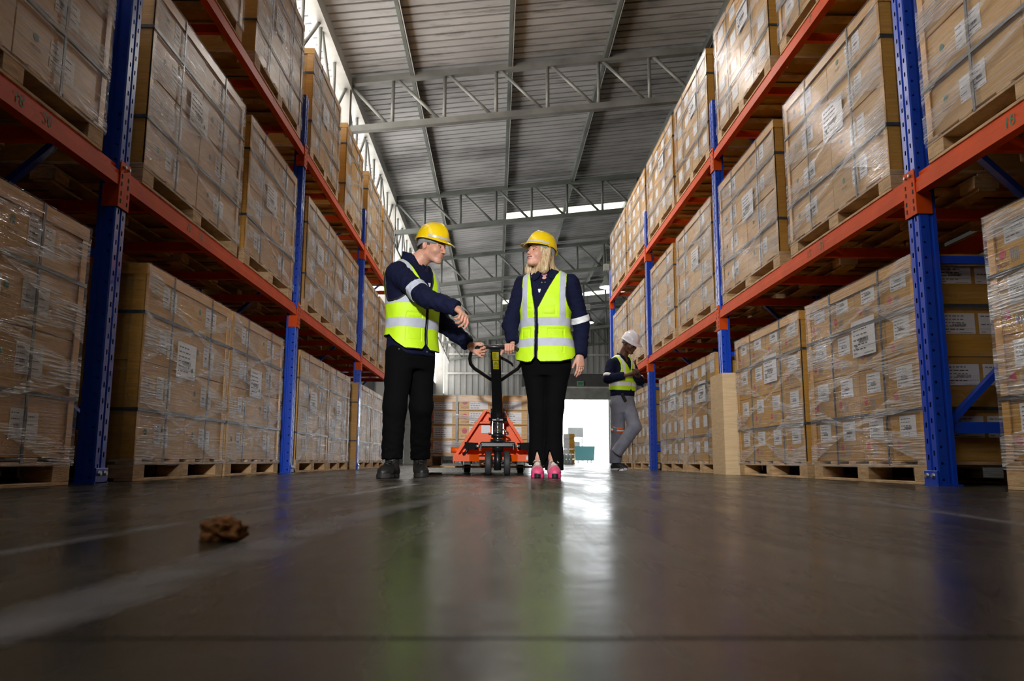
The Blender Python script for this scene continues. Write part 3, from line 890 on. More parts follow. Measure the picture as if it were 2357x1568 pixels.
# numbers stencilled on the beams
for a in [('L',-1,0,'18',2.905),('L',-1,0,'30',3.09),('L',0,0,'15',4.79),('L',0,0,'31',4.98),('L',1,0,'16',8.60)] : 
    pass
beam_number(rackL, 'L', -1, 0, '18', 2.96); beam_number(rackL, 'L', -1, 0, '30', 3.16)
beam_number(rackL, 'L', 0, 0, '15', 4.72); beam_number(rackL, 'L', 0, 0, '31', 4.93)
beam_number(rackR, 'R', -1, 0, '18', 3.13)
beam_number(rackR, 'R', 0, 0, '31', 5.06); beam_number(rackR, 'R', 0, 0, '15', 5.28)
beam_number(rackL, 'L', 0, 1, '7', 6.35); beam_number(rackR, 'R', 0, 1, '7', 5.02)

# ------------------------------------------------------------------ load on the pallet truck
t = thing('wrapped_pallet_load', 'Wrapped load of low red-dotted cartons carried on the orange pallet truck', 'pallet load', (-.685, 7.02, .055))
W2, D2 = 1.20, 1.35
pal = MB()
for x in (0, W2/2-.05, W2-.10): pal.box(x, x+.10, 0, D2, 0, .016, M['wood'], .002)
pal.box(0, W2, 0, .10, .0, .016, M['wood'], .002)
for i in range(7):
    y = (D2-.1)*i/6; pal.box(0, W2, y, y+.1, .102, .12, M['wood'], .002)
p = pal.build('pallet', t)
for x in (0, W2/2-.06, W2-.12):
    for y in (0, D2-.14):
        q = MB(); q.box(x, x+.12, y, y+.14, .016, .102, M['wood'], .002); q.build('block', p)
cols = [(.008,.345,.128,.100),(.350,.650,.445,.405),(.655,.975,.747,.700),(.981,1.192,1.05,1.010)]
ch = .1285
for r in range(4):
    for ci, (a, b2, lx, dx) in enumerate(cols):
        q = MB(); z0 = .121 + r*ch; q.box(a, b2, .012, D2-.01, z0, z0+ch-.003, M['cart'], .002); o = q.build('carton', t)
        lb, mk = MB(), MB()
        lw = .165 if ci < 3 else .13
        def P(x, z, d): return (x, .012-d, z)
        lz0, lz1 = z0+.012, z0+ch-.016
        lb.add([P(lx,lz0,.001),P(lx+lw,lz0,.001),P(lx+lw,lz1,.001),P(lx,lz1,.001)], [(0,1,2,3)], M['paper'])
        rnd = random.Random(r*5+ci)
        for k in range(5):
            v = lz1 - .014 - k*.019; u = lx+.012
            while u < lx+lw*.55:
                l = rnd.uniform(.006,.025); lb.add([P(u,v-.0025,.002),P(u+l,v-.0025,.002),P(u+l,v+.0025,.002),P(u,v+.0025,.002)], [(0,1,2,3)], M['ink']); u += l+.006
        for k in range(3):
            v = lz0+.012+k*.018; lb.add([P(lx,v,.0018),P(lx+lw,v,.0018),P(lx+lw,v+.001,.0018),P(lx,v+.001,.0018)], [(0,1,2,3)], M['inkl'])
        lb.build('shipping_label', o)
        n = 20; mk.add([P(dx+.024*math.cos(2*PI*k/n), z0+.075+.024*math.sin(2*PI*k/n), .001) for k in range(n)], [tuple(range(n))], M['pink'])
        put_text(mk, 'MC280', .024, (dx-.034, .0105, z0+.018), (1,0,0), (0,0,1), M['brown_ink'])
        mk.build('printed_mark', o)
q = MB(); q.box(0, W2, .004, D2, .121+4*ch, .121+4*ch+.006, M['edge']); q.box(0, W2, .003, .008, .121+4*ch-.052, .121+4*ch, M['edge']); q.build('cap_board', t)
for x in (.335, .972):
    q = MB(); q.box(x-.010, x+.010, -.003, .002, .10, .121+4*ch+.008, M['strap']); q.build('strap', t)
q = MB(); Hh = .121+4*ch+.012
q.add([(x, y, z) for z in (.07, Hh) for (x, y) in ((-.006,-.008),(W2+.006,-.008),(W2+.006,D2),(-.006,D2))], [(0,1,5,4),(1,2,6,5),(2,3,7,6),(3,0,4,7),(4,5,6,7)], M['film'])
for (za, zb, wa, wb) in ((.30,.10,.02,.05),(.52,.40,.03,.01),(.14,.22,.02,.05)):
    vs = []
    for i in range(9):
        f = i/8; z = za+(zb-za)*f; w = wa+(wb-wa)*f; vs.append((f*W2*.55, -.011, z-w)); vs.append((f*W2*.55, -.011, z+w))
    q.add(vs, [(2*i,2*i+2,2*i+3,2*i+1) for i in range(8)], M['fold'])
q.build('stretch_film', t)

# ------------------------------------------------------------------ pallet truck
JX, JY = -.02, 6.50
t = thing('pallet_truck', 'Orange hand pallet truck with black handle between the two yellow-helmeted workers', 'pallet truck', (JX, JY, 0))
O = M['jorange']; K = M['black']
# steering wheels
JW0 = len(COL.objects)
for x in (-.077, .077):
    q = MB(); q.lathe([(.02,-.026),(.085,-.026),(.098,-.020),(.10,-.012),(.10,.012),(.098,.020),(.085,.026),(.02,.026)], (x, 0, .10), (1,0,0), M['wheel'], 32)
    q.lathe([(.0,-.020),(.045,-.020),(.045,.020),(.0,.020)], (x,0,.10), (1,0,0), M['steel'], 16); q.build('steering_wheel', t)
q = MB(); q.tube([(-.115,0,.10),(.115,0,.10)], .010, M['chrome'], n=12); q.tube([(0,0,.04),(0,0,.20)], .030, K, n=20); q.tube([(0,0,.19),(0,0,.265)], .045, K, n=20); q.build('wheel_axle', t)
JZ0 = len(COL.objects)
for o_ in list(COL.objects)[JW0:]:
    if o_.parent == t: o_.location.x += .035
# pump unit
q = MB()
q.tube([(0,0,.235),(0,0,.262)], .058, K, n=24)
q.tube([(0,0,.262),(0,0,.275)], .040, M['chrome'], n=24)
q.tube([(0,0,.275),(0,0,.305)], .055, K, n=24)
for i in range(9):
    q.lathe([(.036,-.005),(.041,0),(.036,.005)], (0,0,.318+i*.0115), (0,0,1), M['chrome'], 20)
q.tube([(0,0,.30),(0,0,.44)], .035, M['blackm'], n=20)
q.box(-.055,.055,-.05,.03,.405,.44, K, .008)
for x in (-.045,.045): q.box(x-.006,x+.006,-.045,.03,.30,.42, M['steel'], .002)
q.tube([(-.075,-.02,.425),(.075,-.02,.425)], .014, K, n=12)
q.tube([(.04,-.04,.34),(.085,-.05,.315)], .007, M['chrome'], n=10); q.tube([(-.055,-.04,.305),(-.075,-.045,.305)], .010, M['chrome'], n=10)
q.tube([(.055,-.05,.30),(.09,-.05,.308)], .008, M['chrome'], n=10)
q.lathe([(0,.014),(.010,.012),(.014,.004),(.014,0)], (0,-.055,.425), (0,-1,0), M['steel'], 12)
q.build('hydraulic_pump', t)
# black steering yoke and rocker arms
q = MB(); q.box(-.145,.145,-.05,.05,.195,.240, K, .010); q.box(-.145,-.130,-.055,.0,.17,.225, K, .004); q.box(.120,.135,-.055,.0,.17,.225, K, .004); q.build('steering_yoke', t)
for s in (-1, 1):
    q = MB(); q.bar((s*.175,.0,.205),(s*.262,.05,.212), .05, .055, K); q.tube([(s*.145,-.03,.205),(s*.18,-.03,.205)], .012, M['steel'], n=10)
    q.tube([(s*.240,.03,.19),(s*.262,.03,.155),(s*.285,.04,.140)], .012, K, n=10); q.build('rocker_arm', t)
for o_ in list(COL.objects)[JZ0:]:
    if o_.parent == t: o_.location.z += .03; o_.location.x += .035
# orange triangular body
yb = .16
q = MB()
hw, hz, aw, az = .325, .165, .085, .535
# sloping front plate, flanged edges
A = [(-hw,yb,hz),(hw,yb,hz),(aw,yb+.02,az),(-aw,yb+.02,az)]
q.extr([(-hw,hz),(hw,hz),(aw,az),(-aw,az)], yb+.04, yb+.05, O, 'y')
for s in (-1, 1):
    n = Vector((az-hz, 0, (hw-aw))).normalized()
    a = Vector((s*hw,0,hz)); b2 = Vector((s*aw,0,az)); inn = Vector((-s*.028,0,0))
    vs = []
    for y in (yb-.06, yb+.05):
        for p3 in (a, b2, b2+inn, a+inn): vs.append((p3.x, y, p3.z))
    q.add(vs, [(0,1,2,3),(7,6,5,4),(0,4,5,1),(1,5,6,2),(2,6,7,3),(3,7,4,0)], O)
q.box(-aw*1.9, aw*1.9, yb-.02, yb+.05, .425, .445, O, .003)
q.box(-aw, aw, yb-.02, yb+.05, az-.012, az+.004, O, .003)
q.build('triangular_frame', t)
q = MB()
for s in (-1, 1):
    q.extr([(s*.335,yb-.10),(s*.335,yb+.06),(s*.12,yb+.06),(s*.12,yb-.03),(s*.20,yb-.10)][::s], .112, .168, O, 'z')
q.box(-.13,.13,yb-.02,yb+.06,.125,.150,O)
q.build('front_crossbar', t)
for s in (-1, 1):
    q = MB(); x = s*.26
    q.extr([(x-.08,.142),(x+.08,.142),(x+.08,.092),(x+.068,.092),(x+.068,.131),(x-.068,.131),(x-.068,.092),(x-.08,.092)], yb+.06, yb+1.25, O, 'y'); q.build('fork', t)
    q = MB(); q.tube([(x-.10,yb+.03,.205),(x+.0,yb+.03,.205)], .024, O, n=12) if s < 0 else q.tube([(x,yb+.03,.205),(x+.10,yb+.03,.205)], .024, O, n=12); q.build('pivot_tube', t)
    q = MB(); q.lathe([(.0,-.03),(.036,-.03),(.04,-.02),(.04,.02),(.036,.03),(.0,.03)], (x, yb+1.1, .041), (1,0,0), M['blackm'], 20)
    q.box(x-.04,x-.034,yb+1.0,yb+1.14,.03,.13,K); q.box(x+.034,x+.04,yb+1.0,yb+1.14,.03,.13,K); q.build('load_roller', t)
q = MB(); q.box(-.105,-.03,yb+.034,yb+.041,.35,.415,M['pale']); q.build('grey_plate', t)
q = MB(); q.box(.27,.298,yb-.103,yb-.099,.125,.155,M['pale']); q.build('small_sticker', t)
# handle: shaft leaning to the workers, with closed loop grip
tiltv = Vector((.0, -.86, .53))
hb = Vector((.032,-.02,.46)); ht = Vector((.012,-.92,.925))
d = (ht-hb).normalized(); side = Vector((1,0,0)); upn = side.cross(d)
q = MB()
def hp(u, v, w=0): # along shaft, sideways, off the front
    return hb + d*u + side*v + Vector((0,-d.z,d.y))*w*-1
Ls = (ht-hb).length
w0, w1 = .042, .036
vs = []
for (u, w) in ((0,w0),(Ls-.03,w1)):
    for (i, j) in ((-1,-1),(1,-1),(1,1),(-1,1)): vs.append(hp(u, i*w, j*.018))
q.add(vs, [(0,1,2,3),(7,6,5,4),(0,4,5,1),(1,5,6,2),(2,6,7,3),(3,7,4,0)], K)
for x in (-.018,.082): q.bar(Vector((x,-.02,.43)), Vector((x,-.12,.52)), .014, .05, K)
for x in (-.028,.092): q.tube([(x-.008,-.03,.505),(x+.008,-.03,.505)], .011, M['steel'], n=10)
q.build('handle_shaft', t)
# loop, seen nearly upright: top bar, rounded ends, V arms down to the shaft
def hl(x, z): # point of loop: z measured up from grip, in the shaft plane
    k = (z)/(d.z); return ht + Vector((x,0,0)) + d*k
pts = [hl(0.0,-.205)]
loop = [(-.025,-.205),(-.12,-.150),(-.165,-.125),(-.188,-.098),(-.190,-.065),(-.180,-.035),(-.160,-.012),(-.13,.0),(0,.002),(.13,.0),(.160,-.012),(.180,-.035),(.190,-.065),(.188,-.098),(.165,-.125),(.12,-.150),(.025,-.205)]
grip = [hl(*p) for p in loop]
q = MB(); q.tube(grip, .0135, K, n=12); q.tube(grip[7:10], .0150, K, n=14); q.build('loop_handle', t)
q = MB(); q.tube([hl(.02,-.055), hl(.075,-.075), hl(.115,-.095), hl(.125,-.11)], .010, K, n=10, rs=[.012,.011,.009,.006]); q.build('release_lever', t)
# stickers on the front of the shaft (towards the viewer)
fn = Vector((0,-1,0)); 
def sticker(u0, u1, w, mat, name, parent):
    q = MB(); nrm = hp(0,0,1)-hp(0,0,0)
    if nrm.y > 0: nrm = -nrm
    nrm.normalize()
    o = nrm*.0195
    q.add([hb+d*u0+side*-w+o, hb+d*u0+side*w+o, hb+d*u1+side*w+o, hb+d*u1+side*-w+o], [(0,1,2,3)], mat)
    q.add([hb+d*u0+side*-w+nrm*.018, hb+d*u0+side*w+nrm*.018, hb+d*u1+side*w+nrm*.018, hb+d*u1+side*-w+nrm*.018], [(3,2,1,0)], mat)
    return q, nrm
q, nrm = sticker(Ls-.255, Ls-.145, .021, M['yellow'], '', t)
def sp(u, v): return hb + d*(Ls+u) + side*v + nrm*.0202
# warning triangle and open book
def stroke(a, b2, w=.0016):
    a = Vector(a); b2 = Vector(b2); dd = (b2-a).normalized(); pp = Vector((-dd.y, dd.x))*w
    q.add([sp(a.y-pp.y if False else (a.y+pp.y), a.x+pp.x), sp(a.y-pp.y, a.x-pp.x), sp(b2.y-pp.y, b2.x-pp.x), sp(b2.y+pp.y, b2.x+pp.x)], [(0,1,2,3)], M['ink'])
for a, b2 in (((-.014,-.195),(.014,-.195)),((.014,-.195),(0,-.158)),((0,-.158),(-.014,-.195)),((0,-.186),(0,-.172)),((-.014,-.240),(-.014,-.215)),((.014,-.240),(.014,-.215)),((-.014,-.240),(0,-.236)),((0,-.236),(.014,-.240)),((-.014,-.215),(0,-.211)),((0,-.211),(.014,-.215))): stroke(a, b2)
q.build('warning_sticker', t)
q, nrm = sticker(Ls-.135, Ls-.035, .024, M['yellow'], '', t)
for k in range(6):
    zz = -.05 - k*.013; stroke((-.018,zz),(.006 if k % 2 else .002,zz), .0014)
q.add([sp(-.10,.009), sp(-.10,.021), sp(-.042,.021), sp(-.042,.009)], [(0,1,2,3)], M['paper'])
q.build('instruction_sticker', t)
GRIP = [Vector((JX,JY,0))+g for g in grip]
GTOP = Vector((JX,JY,0))+ht

# ------------------------------------------------------------------ folded cardboard guard, floor lump, far goods
mb = MB()
mb2 = [(2.09,7.66),(2.075,7.40),(2.085,7.12)]
th = .006
poly = [(2.125,7.72),(2.095,7.40),(2.075,7.13),(2.20,7.08),(2.20,7.09),(2.082,7.139),(2.101,7.40),(2.131,7.72)]
n = len(poly)
tops = [.945,.935,.925,.92,.92,.925,.935,.945]
vs = [(x,y,0) for (x,y) in poly] + [(x,y,z) for (x,y),z in zip(poly,tops)]
mb.add(vs, [(k,(k+1)%n,n+(k+1)%n,n+k) for k in range(n)] + [(n,n+1,n+6,n+7),(n+1,n+2,n+5,n+6),(n+2,n+3,n+4,n+5)], M['tan'])
mb.build('cardboard_guard', label='Folded plain cardboard sheet standing round the foot of the second right rack post', cat='cardboard')

def blob(name, c, r, mat, seed, sc=(1,1,.6), n=3, amp=.3):
    bm = bmesh.new(); bmesh.ops.create_icosphere(bm, subdivisions=n, radius=1)
    from mathutils import noise
    for v in bm.verts:
        k = 1 + amp*noise.noise(v.co*2.2 + Vector((seed,0,0))) + amp*.6*noise.noise(v.co*5 + Vector((seed,3,0)))
        v.co = Vector((v.co.x*sc[0], v.co.y*sc[1], v.co.z*sc[2]))*k*r
        if v.co.z < -r*sc[2]*.55: v.co.z = -r*sc[2]*.55
    me = bpy.data.meshes.new(name); bm.to_mesh(me); bm.free(); me.materials.append(mat)
    for p in me.polygons: p.use_smooth = True
    o = bpy.data.objects.new(name, me); COL.objects.link(o); o.location = (c[0], c[1], c[2] + r*sc[2]*.55)
    return o
M['lump'] = plain('rusty_lump', (.20,.075,.015), .85, noise=.5, nscale=30, bump=.6, bscale=60)
mb = MB(); mb.box(XW, XR_W, .533, .537, .0, .0006, M['stain']); mb.box(XW, XR_W, 4.9, 4.908, .0, .0006, M['stain']); mb.box(XW, XR_W, 9.3, 9.31, .0, .0006, M['stain']); mb.build('trim_20', kind='structure', label='dark saw-cut joint across the concrete floor')
o = blob('debris_lump', (-.393,1.165,0), .028, M['lump'], 4, (1.05,.9,.75), 4, .45)
tag(o, 'Small crumbly brown lump lying on the floor near the viewer', 'debris')

# worn painted stripes and a dark patch on the concrete (thin coats on the floor)
mb = MB()
def strip(pts, w, z, mat):
    vs = []; n = len(pts)
    for i, (x, y) in enumerate(pts):
        vs.append((x-w[i]/2, y, z)); vs.append((x+w[i]/2, y, z))
    mb.add(vs, [(2*i,2*i+1,2*i+3,2*i+2) for i in range(n-1)], mat)
for (dw, dz) in ((.0,.0),(.018,.0001),(.036,.0002)):
  strip([(x, y) for x, y in ((-.62,.6),(-.60,1.1),(-.56,1.8),(-.50,2.6),(-.40,4.0))], [w_+dw for w_ in (.005,.005,.01,.02,.03)], .0006+dz, M['wear'])
  strip([(-.36,.40),(-.33,.62),(-.31,1.0),(-.30,1.5),(-.22,2.1),(-.10,3.0)], [w_+dw*1.6 for w_ in (.02,.04,.05,.04,.04,.03)], .0008+dz, M['wear'])
  strip([(.98,.9),(.97,1.4),(1.08,2.2),(1.24,3.2)], [w_+dw for w_ in (.005,.005,.02,.03)], .0007+dz, M['wear'])
if 0: strip([(-.62,.6),(-.60,1.1),(-.56,1.8),(-.50,2.6),(-.40,4.0)], [.02,.02,.025,.04,.05], .0006, M['wear'])
if 0: strip([(-.36,.40),(-.33,.62),(-.31,1.0),(-.30,1.5),(-.22,2.1),(-.10,3.0)], [.04,.07,.09,.08,.07,.05], .0008, M['wear'])
if 0: strip([(.98,.9),(.97,1.4),(1.08,2.2),(1.24,3.2)], [.02,.02,.04,.06], .0007, M['wear'])
mb.build('floor_marking', label='faded pale painted streaks worn into the aisle floor', cat='floor marking', kind='stuff')

# far goods near the doorway
t = thing('carton_stack', 'Tall stack of tan and white cartons standing before the bright far doorway', 'carton stack', (2.86, 33.0, 0))
for r in range(6):
    q = MB(); q.box(0,.21,0,.5,.21*r,.21*r+.2,M['paper']); q.box(.21,.43,0,.5,.21*r,.21*r+.2,M['cart']); q.build('carton', t)
for i in range(3):
    q = MB(); q.lathe([(0,0),(.055,0),(.06,.02),(.06,.14),(.055,.16),(.06,.18),(.06,.32),(.045,.38),(.02,.42),(.02,.46),(0,.46)], (2.78+i*.13, 32.0, 0), (0,0,1), M['pet'], 12)
    q.build('bottle', label='Clear bottle standing on the floor before the far carton stack', cat='bottle', group='clear bottles by the far doorway')
t = thing('yard_bin', 'Dark teal wheeled bin standing outside the far doorway', 'bin', (5.62, 56.5, -.02))
q = MB(); q.extr([(.05,.18),(1.40,.18),(1.48,1.22),(0,1.22)], 0, 1.0, M['teal'], 'y'); q.build('bin_body', t)
for x in (.25, .95, 1.2):
    q = MB(); q.lathe([(0,-.03),(.09,-.03),(.09,.03),(0,.03)], (x,.1,.09), (1,0,0), M['wheel'], 12); q.build('bin_wheel', t)
t = thing('storage_crate', 'Dark crate on thin legs standing behind the teal bin outside', 'crate', (5.4, 59.0, -.02))
q = MB(); q.box(0,1.15,0,.8,1.95,2.65,M['sheetdark'],.02); q.build('crate_body', t)
for (x, y) in ((.04,.04),(1.11,.04),(.04,.76),(1.11,.76)):
    q = MB(); q.box(x-.03,x+.03,y-.03,y+.03,0,1.95,M['sheetdark']); q.build('leg', t)
q = MB(); q.box(.1,.9,.1,.7,1.15,1.6,M['sheetdark'],.03); q.box(0,1.15,.05,.75,1.1,1.15,M['sheetdark']); q.build('shelf', t)
t = thing('exit_sign', 'Small green box sign above the far doorway', 'sign', (5.65, YEND-.36, DZ+.92))
q = MB(); q.box(-.22,.22,-.05,.02,0,.3,M['tan']); q.box(-.17,.17,-.06,-.05,.05,.25,M['signgreen']); q.build('sign_box', t)

# ------------------------------------------------------------------ light
w = bpy.data.worlds.new('world'); SC.world = w; w.use_nodes = True
w.node_tree.nodes['Background'].inputs[0].default_value = (.93,.97,1,1); w.node_tree.nodes['Background'].inputs[1].default_value = 8.0
def area(name, loc, rot, sx, sy, power, col=(1,1,1), portal=False, spread=180):
    l = bpy.data.lights.new(name, 'AREA'); l.shape = 'RECTANGLE'; l.size = sx; l.size_y = sy; l.energy = power; l.color = col
    l.spread = R_(spread)
    o = bpy.data.objects.new(name, l); COL.objects.link(o); o.location = loc; o.rotation_euler = rot
    if portal: l.cycles.is_portal = True
    return o
area('door_portal', ((DX0+DX1)/2, YEND+.15, DZ/2), (R_(90),0,0), DX1-DX0, DZ, 1, portal=True).rotation_euler = (R_(-90),0,0)
sun = bpy.data.lights.new('sun', 'SUN'); sun.energy = 4; sun.angle = .01; so = bpy.data.objects.new('sun', sun); COL.objects.link(so); so.rotation_euler = (R_(50),0,R_(200))
def spot(name, loc, target, power, ang, blend, col, r=.1):
    l = bpy.data.lights.new(name, 'SPOT'); l.energy = power; l.spot_size = R_(ang); l.spot_blend = blend; l.color = col; l.shadow_soft_size = r
    o = bpy.data.objects.new(name, l); COL.objects.link(o); o.location = loc
    d = Vector(target)-Vector(loc); o.rotation_euler = d.to_track_quat('-Z','Y').to_euler(); return o
spot('strobe_lamp', (-.42, .1, 1.55), (.0, 6.3, .66), 1050, 50, .75, (1,.98,.95), .12)
for i, (x, y) in enumerate(((.1,-1.0),(.6,11.5),(.1,18.0),(4.02,28),(4.2,35.4))):  # aisle spots are added fill without fixtures; far pair serves the hanging lamps
    l = bpy.data.lights.new('bay_and_fill_light', 'SPOT'); l.energy = (30,420,600,500,500)[i]; l.spot_size = R_(150); l.spot_blend = .6; l.color = (1,.95,.88); l.shadow_soft_size = .25
    o = bpy.data.objects.new('bay_and_fill_light', l); COL.objects.link(o); o.location = (x, y, 6.3)
SC.view_settings.view_transform = 'Standard'; SC.view_settings.look = 'None'; SC.view_settings.gamma = 1.0
SC.view_settings.use_curve_mapping = False
SC.view_settings.exposure = 0.0
SC.cycles.max_bounces = 5; SC.cycles.transparent_max_bounces = 16; SC.cycles.diffuse_bounces = 3; SC.cycles.glossy_bounces = 3
SC.cycles.use_adaptive_sampling = True; SC.cycles.adaptive_threshold = .05; SC.cycles.adaptive_min_samples = 12
SC.cycles.use_light_tree = False
SC.cycles.caustics_reflective = False; SC.cycles.caustics_refractive = False
SC.cycles.sample_clamp_indirect = 6
SC.cycles.use_denoising = True
# ================================================================== people
# Signed-distance modelling: bodies and clothes are smooth unions of tapered limbs, meshed with surface nets
V3 = lambda *a: np.array(a, dtype=np.float64)
def smin(a, b, k):
    if k <= 0: return np.minimum(a, b)
    h = np.clip(.5 + .5*(b-a)/k, 0, 1)
    return b + (a-b)*h - k*h*(1-h)
def smax(a, b, k): return -smin(-a, -b, k)
def cone(P, a, b, ra, rb):
    a = np.asarray(a, float); b = np.asarray(b, float); ab = b-a
    t = np.clip(((P-a)@ab)/(ab@ab+1e-12), 0, 1)
    return np.linalg.norm(P - a - t[:,None]*ab, axis=1) - (ra + (rb-ra)*t)
def ell(P, c, r, R=None):
    q = P - np.asarray(c, float)
    if R is not None: q = q@R          # world -> local (R columns = local axes)
    r = np.asarray(r, float)
    k0 = np.linalg.norm(q/r, axis=1); k1 = np.linalg.norm(q/(r*r), axis=1) + 1e-9
    return k0*(k0-1)/k1
def rotm(yaw, pitch=0, roll=0):
    m = Matrix.Rotation(yaw, 3, 'Z') @ Matrix.Rotation(pitch, 3, 'X') @ Matrix.Rotation(roll, 3, 'Y')
    return np.array(m)
def wob(P, f, s=0.0):
    x, y, z = P[:,0]*f+s, P[:,1]*f+s*1.7, P[:,2]*f+s*.6
    return (np.sin(x+1.3*np.sin(y*.7+z)) * np.sin(y*1.1+.9*np.sin(z*1.3)) + .6*np.sin(1.9*z+1.5*np.sin(1.4*x+s)) * np.sin(1.7*x-y))*.6
def nets(fn, lo, hi, h):
    lo = np.array(lo, float); hi = np.array(hi, float)
    n = np.ceil((hi-lo)/h).astype(int)+1
    K = 5
    nc = np.ceil(n/K).astype(int)
    ax = [lo[i] + (np.arange(nc[i])+.5)*K*h - h*.5 for i in range(3)]
    g = np.stack(np.meshgrid(*ax, indexing='ij'), -1).reshape(-1,3)
    dc = fn(g).reshape(nc)
    act = np.abs(dc) < K*h*1.35
    big = np.repeat(np.repeat(np.repeat(dc, K, 0), K, 1), K, 2)[:n[0],:n[1],:n[2]].astype(np.float32)
    am = np.repeat(np.repeat(np.repeat(act, K, 0), K, 1), K, 2)[:n[0],:n[1],:n[2]]
    idx = np.argwhere(am)
    P = lo + idx*h
    out = np.empty(len(P))
    for i in range(0, len(P), 300000): out[i:i+300000] = fn(P[i:i+300000])
    V = big; V[am] = out
    V[0] = V[-1] = 1; V[:,0] = V[:,-1] = 1; V[:,:,0] = V[:,:,-1] = 1
    S = V < 0
    c = [S[i:n[0]-1+i, j:n[1]-1+j, k:n[2]-1+k] for i in (0,1) for j in (0,1) for k in (0,1)]
    anyi = np.logical_or.reduce(c); alli = np.logical_and.reduce(c)
    cell = anyi & ~alli
    ci = np.argwhere(cell); vid = -np.ones(cell.shape, dtype=np.int64); vid[cell] = np.arange(len(ci))
    acc = np.zeros((len(ci),3)); cnt = np.zeros(len(ci))
    offs = [(i,j,k) for i in (0,1) for j in (0,1) for k in (0,1)]
    for a in offs:
        for ax_ in range(3):
            if a[ax_]: continue
            b = list(a); b[ax_] = 1
            va = V[ci[:,0]+a[0], ci[:,1]+a[1], ci[:,2]+a[2]]; vb = V[ci[:,0]+b[0], ci[:,1]+b[1], ci[:,2]+b[2]]
            m = (va < 0) != (vb < 0)
            t = np.where(m, va/(va-vb+1e-12), 0)
            p = np.tile(np.array(a, float), (len(ci),1)); p[:,ax_] += t
            acc[m] += p[m]; cnt[m] += 1
    verts = lo + (ci + acc/np.maximum(cnt,1)[:,None])*h
    faces = []
    for ax_ in range(3):
        u, v = [(1,2),(2,0),(0,1)][ax_]
        sl0 = [slice(1,-1)]*3; sl1 = [slice(1,-1)]*3
        sl0[ax_] = slice(0,-1); sl1[ax_] = slice(1,None)
        A, B_ = S[tuple(sl0)], S[tuple(sl1)]
        e = np.argwhere(A != B_); 
        if not len(e): continue
        base = e.copy(); base[:,u] += 1; base[:,v] += 1
        flip = A[e[:,0],e[:,1],e[:,2]]
        def cid(du, dv):
            q = base.copy(); q[:,u] += du; q[:,v] += dv
            return vid[q[:,0],q[:,1],q[:,2]]
        q = np.stack([cid(-1,-1), cid(0,-1), cid(0,0), cid(-1,0)], 1)
        q[~flip] = q[~flip][:,::-1]
        faces.append(q)
    F = np.concatenate(faces) if faces else np.zeros((0,4), int)
    F = F[(F >= 0).all(1)]
    return verts, F
def npmesh(name, parts, mats):
    """parts: list of (verts, faces, matindex array or int)"""
    vs, fs, ms, o = [], [], [], 0
    for v, f, m in parts:
        vs.append(v); fs.append(f+o); o += len(v)
        ms.append(np.full(len(f), m) if np.isscalar(m) else m)
    v = np.concatenate(vs); f = np.concatenate(fs); mi = np.concatenate(ms).astype(np.int32)
    me = bpy.data.meshes.new(name)
    me.vertices.add(len(v)); me.vertices.foreach_set('co', v.astype(np.float32).ravel())
    k = f.shape[1]
    me.loops.add(len(f)*k); me.loops.foreach_set('vertex_index', f.astype(np.int32).ravel())
    me.polygons.add(len(f)); me.polygons.foreach_set('loop_start', np.arange(0, len(f)*k, k, dtype=np.int32))
    try: me.polygons.foreach_set('loop_total', np.full(len(f), k, dtype=np.int32))
    except Exception: pass
    for m in mats: me.materials.append(m)
    me.polygons.foreach_set('material_index', mi); me.polygons.foreach_set('use_smooth', np.ones(len(f), dtype=bool))
    me.update(calc_edges=True); me.validate()
    return me
def relax(v, f, it=1, w=.5):
    for _ in range(it):
        s = np.zeros_like(v); c = np.zeros(len(v))
        for a in range(4):
            for b in ((a+1)%4, (a-1)%4):
                np.add.at(s, f[:,a], v[f[:,b]]); np.add.at(c, f[:,a], 1)
        v = v*(1-w) + w*s/np.maximum(c,1)[:,None]
    return v
def smooth_borders(v, f, cls, it=3, w=.5):
    e = np.concatenate([f[:,[i,(i+1)%4]] for i in range(4)]); c = np.tile(cls, 4)
    es = np.sort(e, 1); key = es[:,0].astype(np.int64)*len(v)+es[:,1]
    o = np.argsort(key, kind='stable'); k = key[o]; cc = c[o]; ee = es[o]
    first = np.r_[True, k[1:] != k[:-1]]; gid = np.cumsum(first)-1; n = gid[-1]+1
    cnt = np.bincount(gid, minlength=n); mx = np.zeros(n); mx[:] = -9; np.maximum.at(mx, gid, cc); mn = np.full(n, 99.); np.minimum.at(mn, gid, cc)
    b = (mx != mn) | (cnt == 1); E = ee[first][b]
    v = v.copy()
    if not len(E): return v
    for _ in range(it):
        s = np.zeros_like(v); m = np.zeros(len(v))
        np.add.at(s, E[:,0], v[E[:,1]]); np.add.at(s, E[:,1], v[E[:,0]]); np.add.at(m, E[:,0], 1); np.add.at(m, E[:,1], 1)
        g = m == 2
        v[g] = v[g]*(1-w) + w*s[g]/m[g][:,None]
    return v
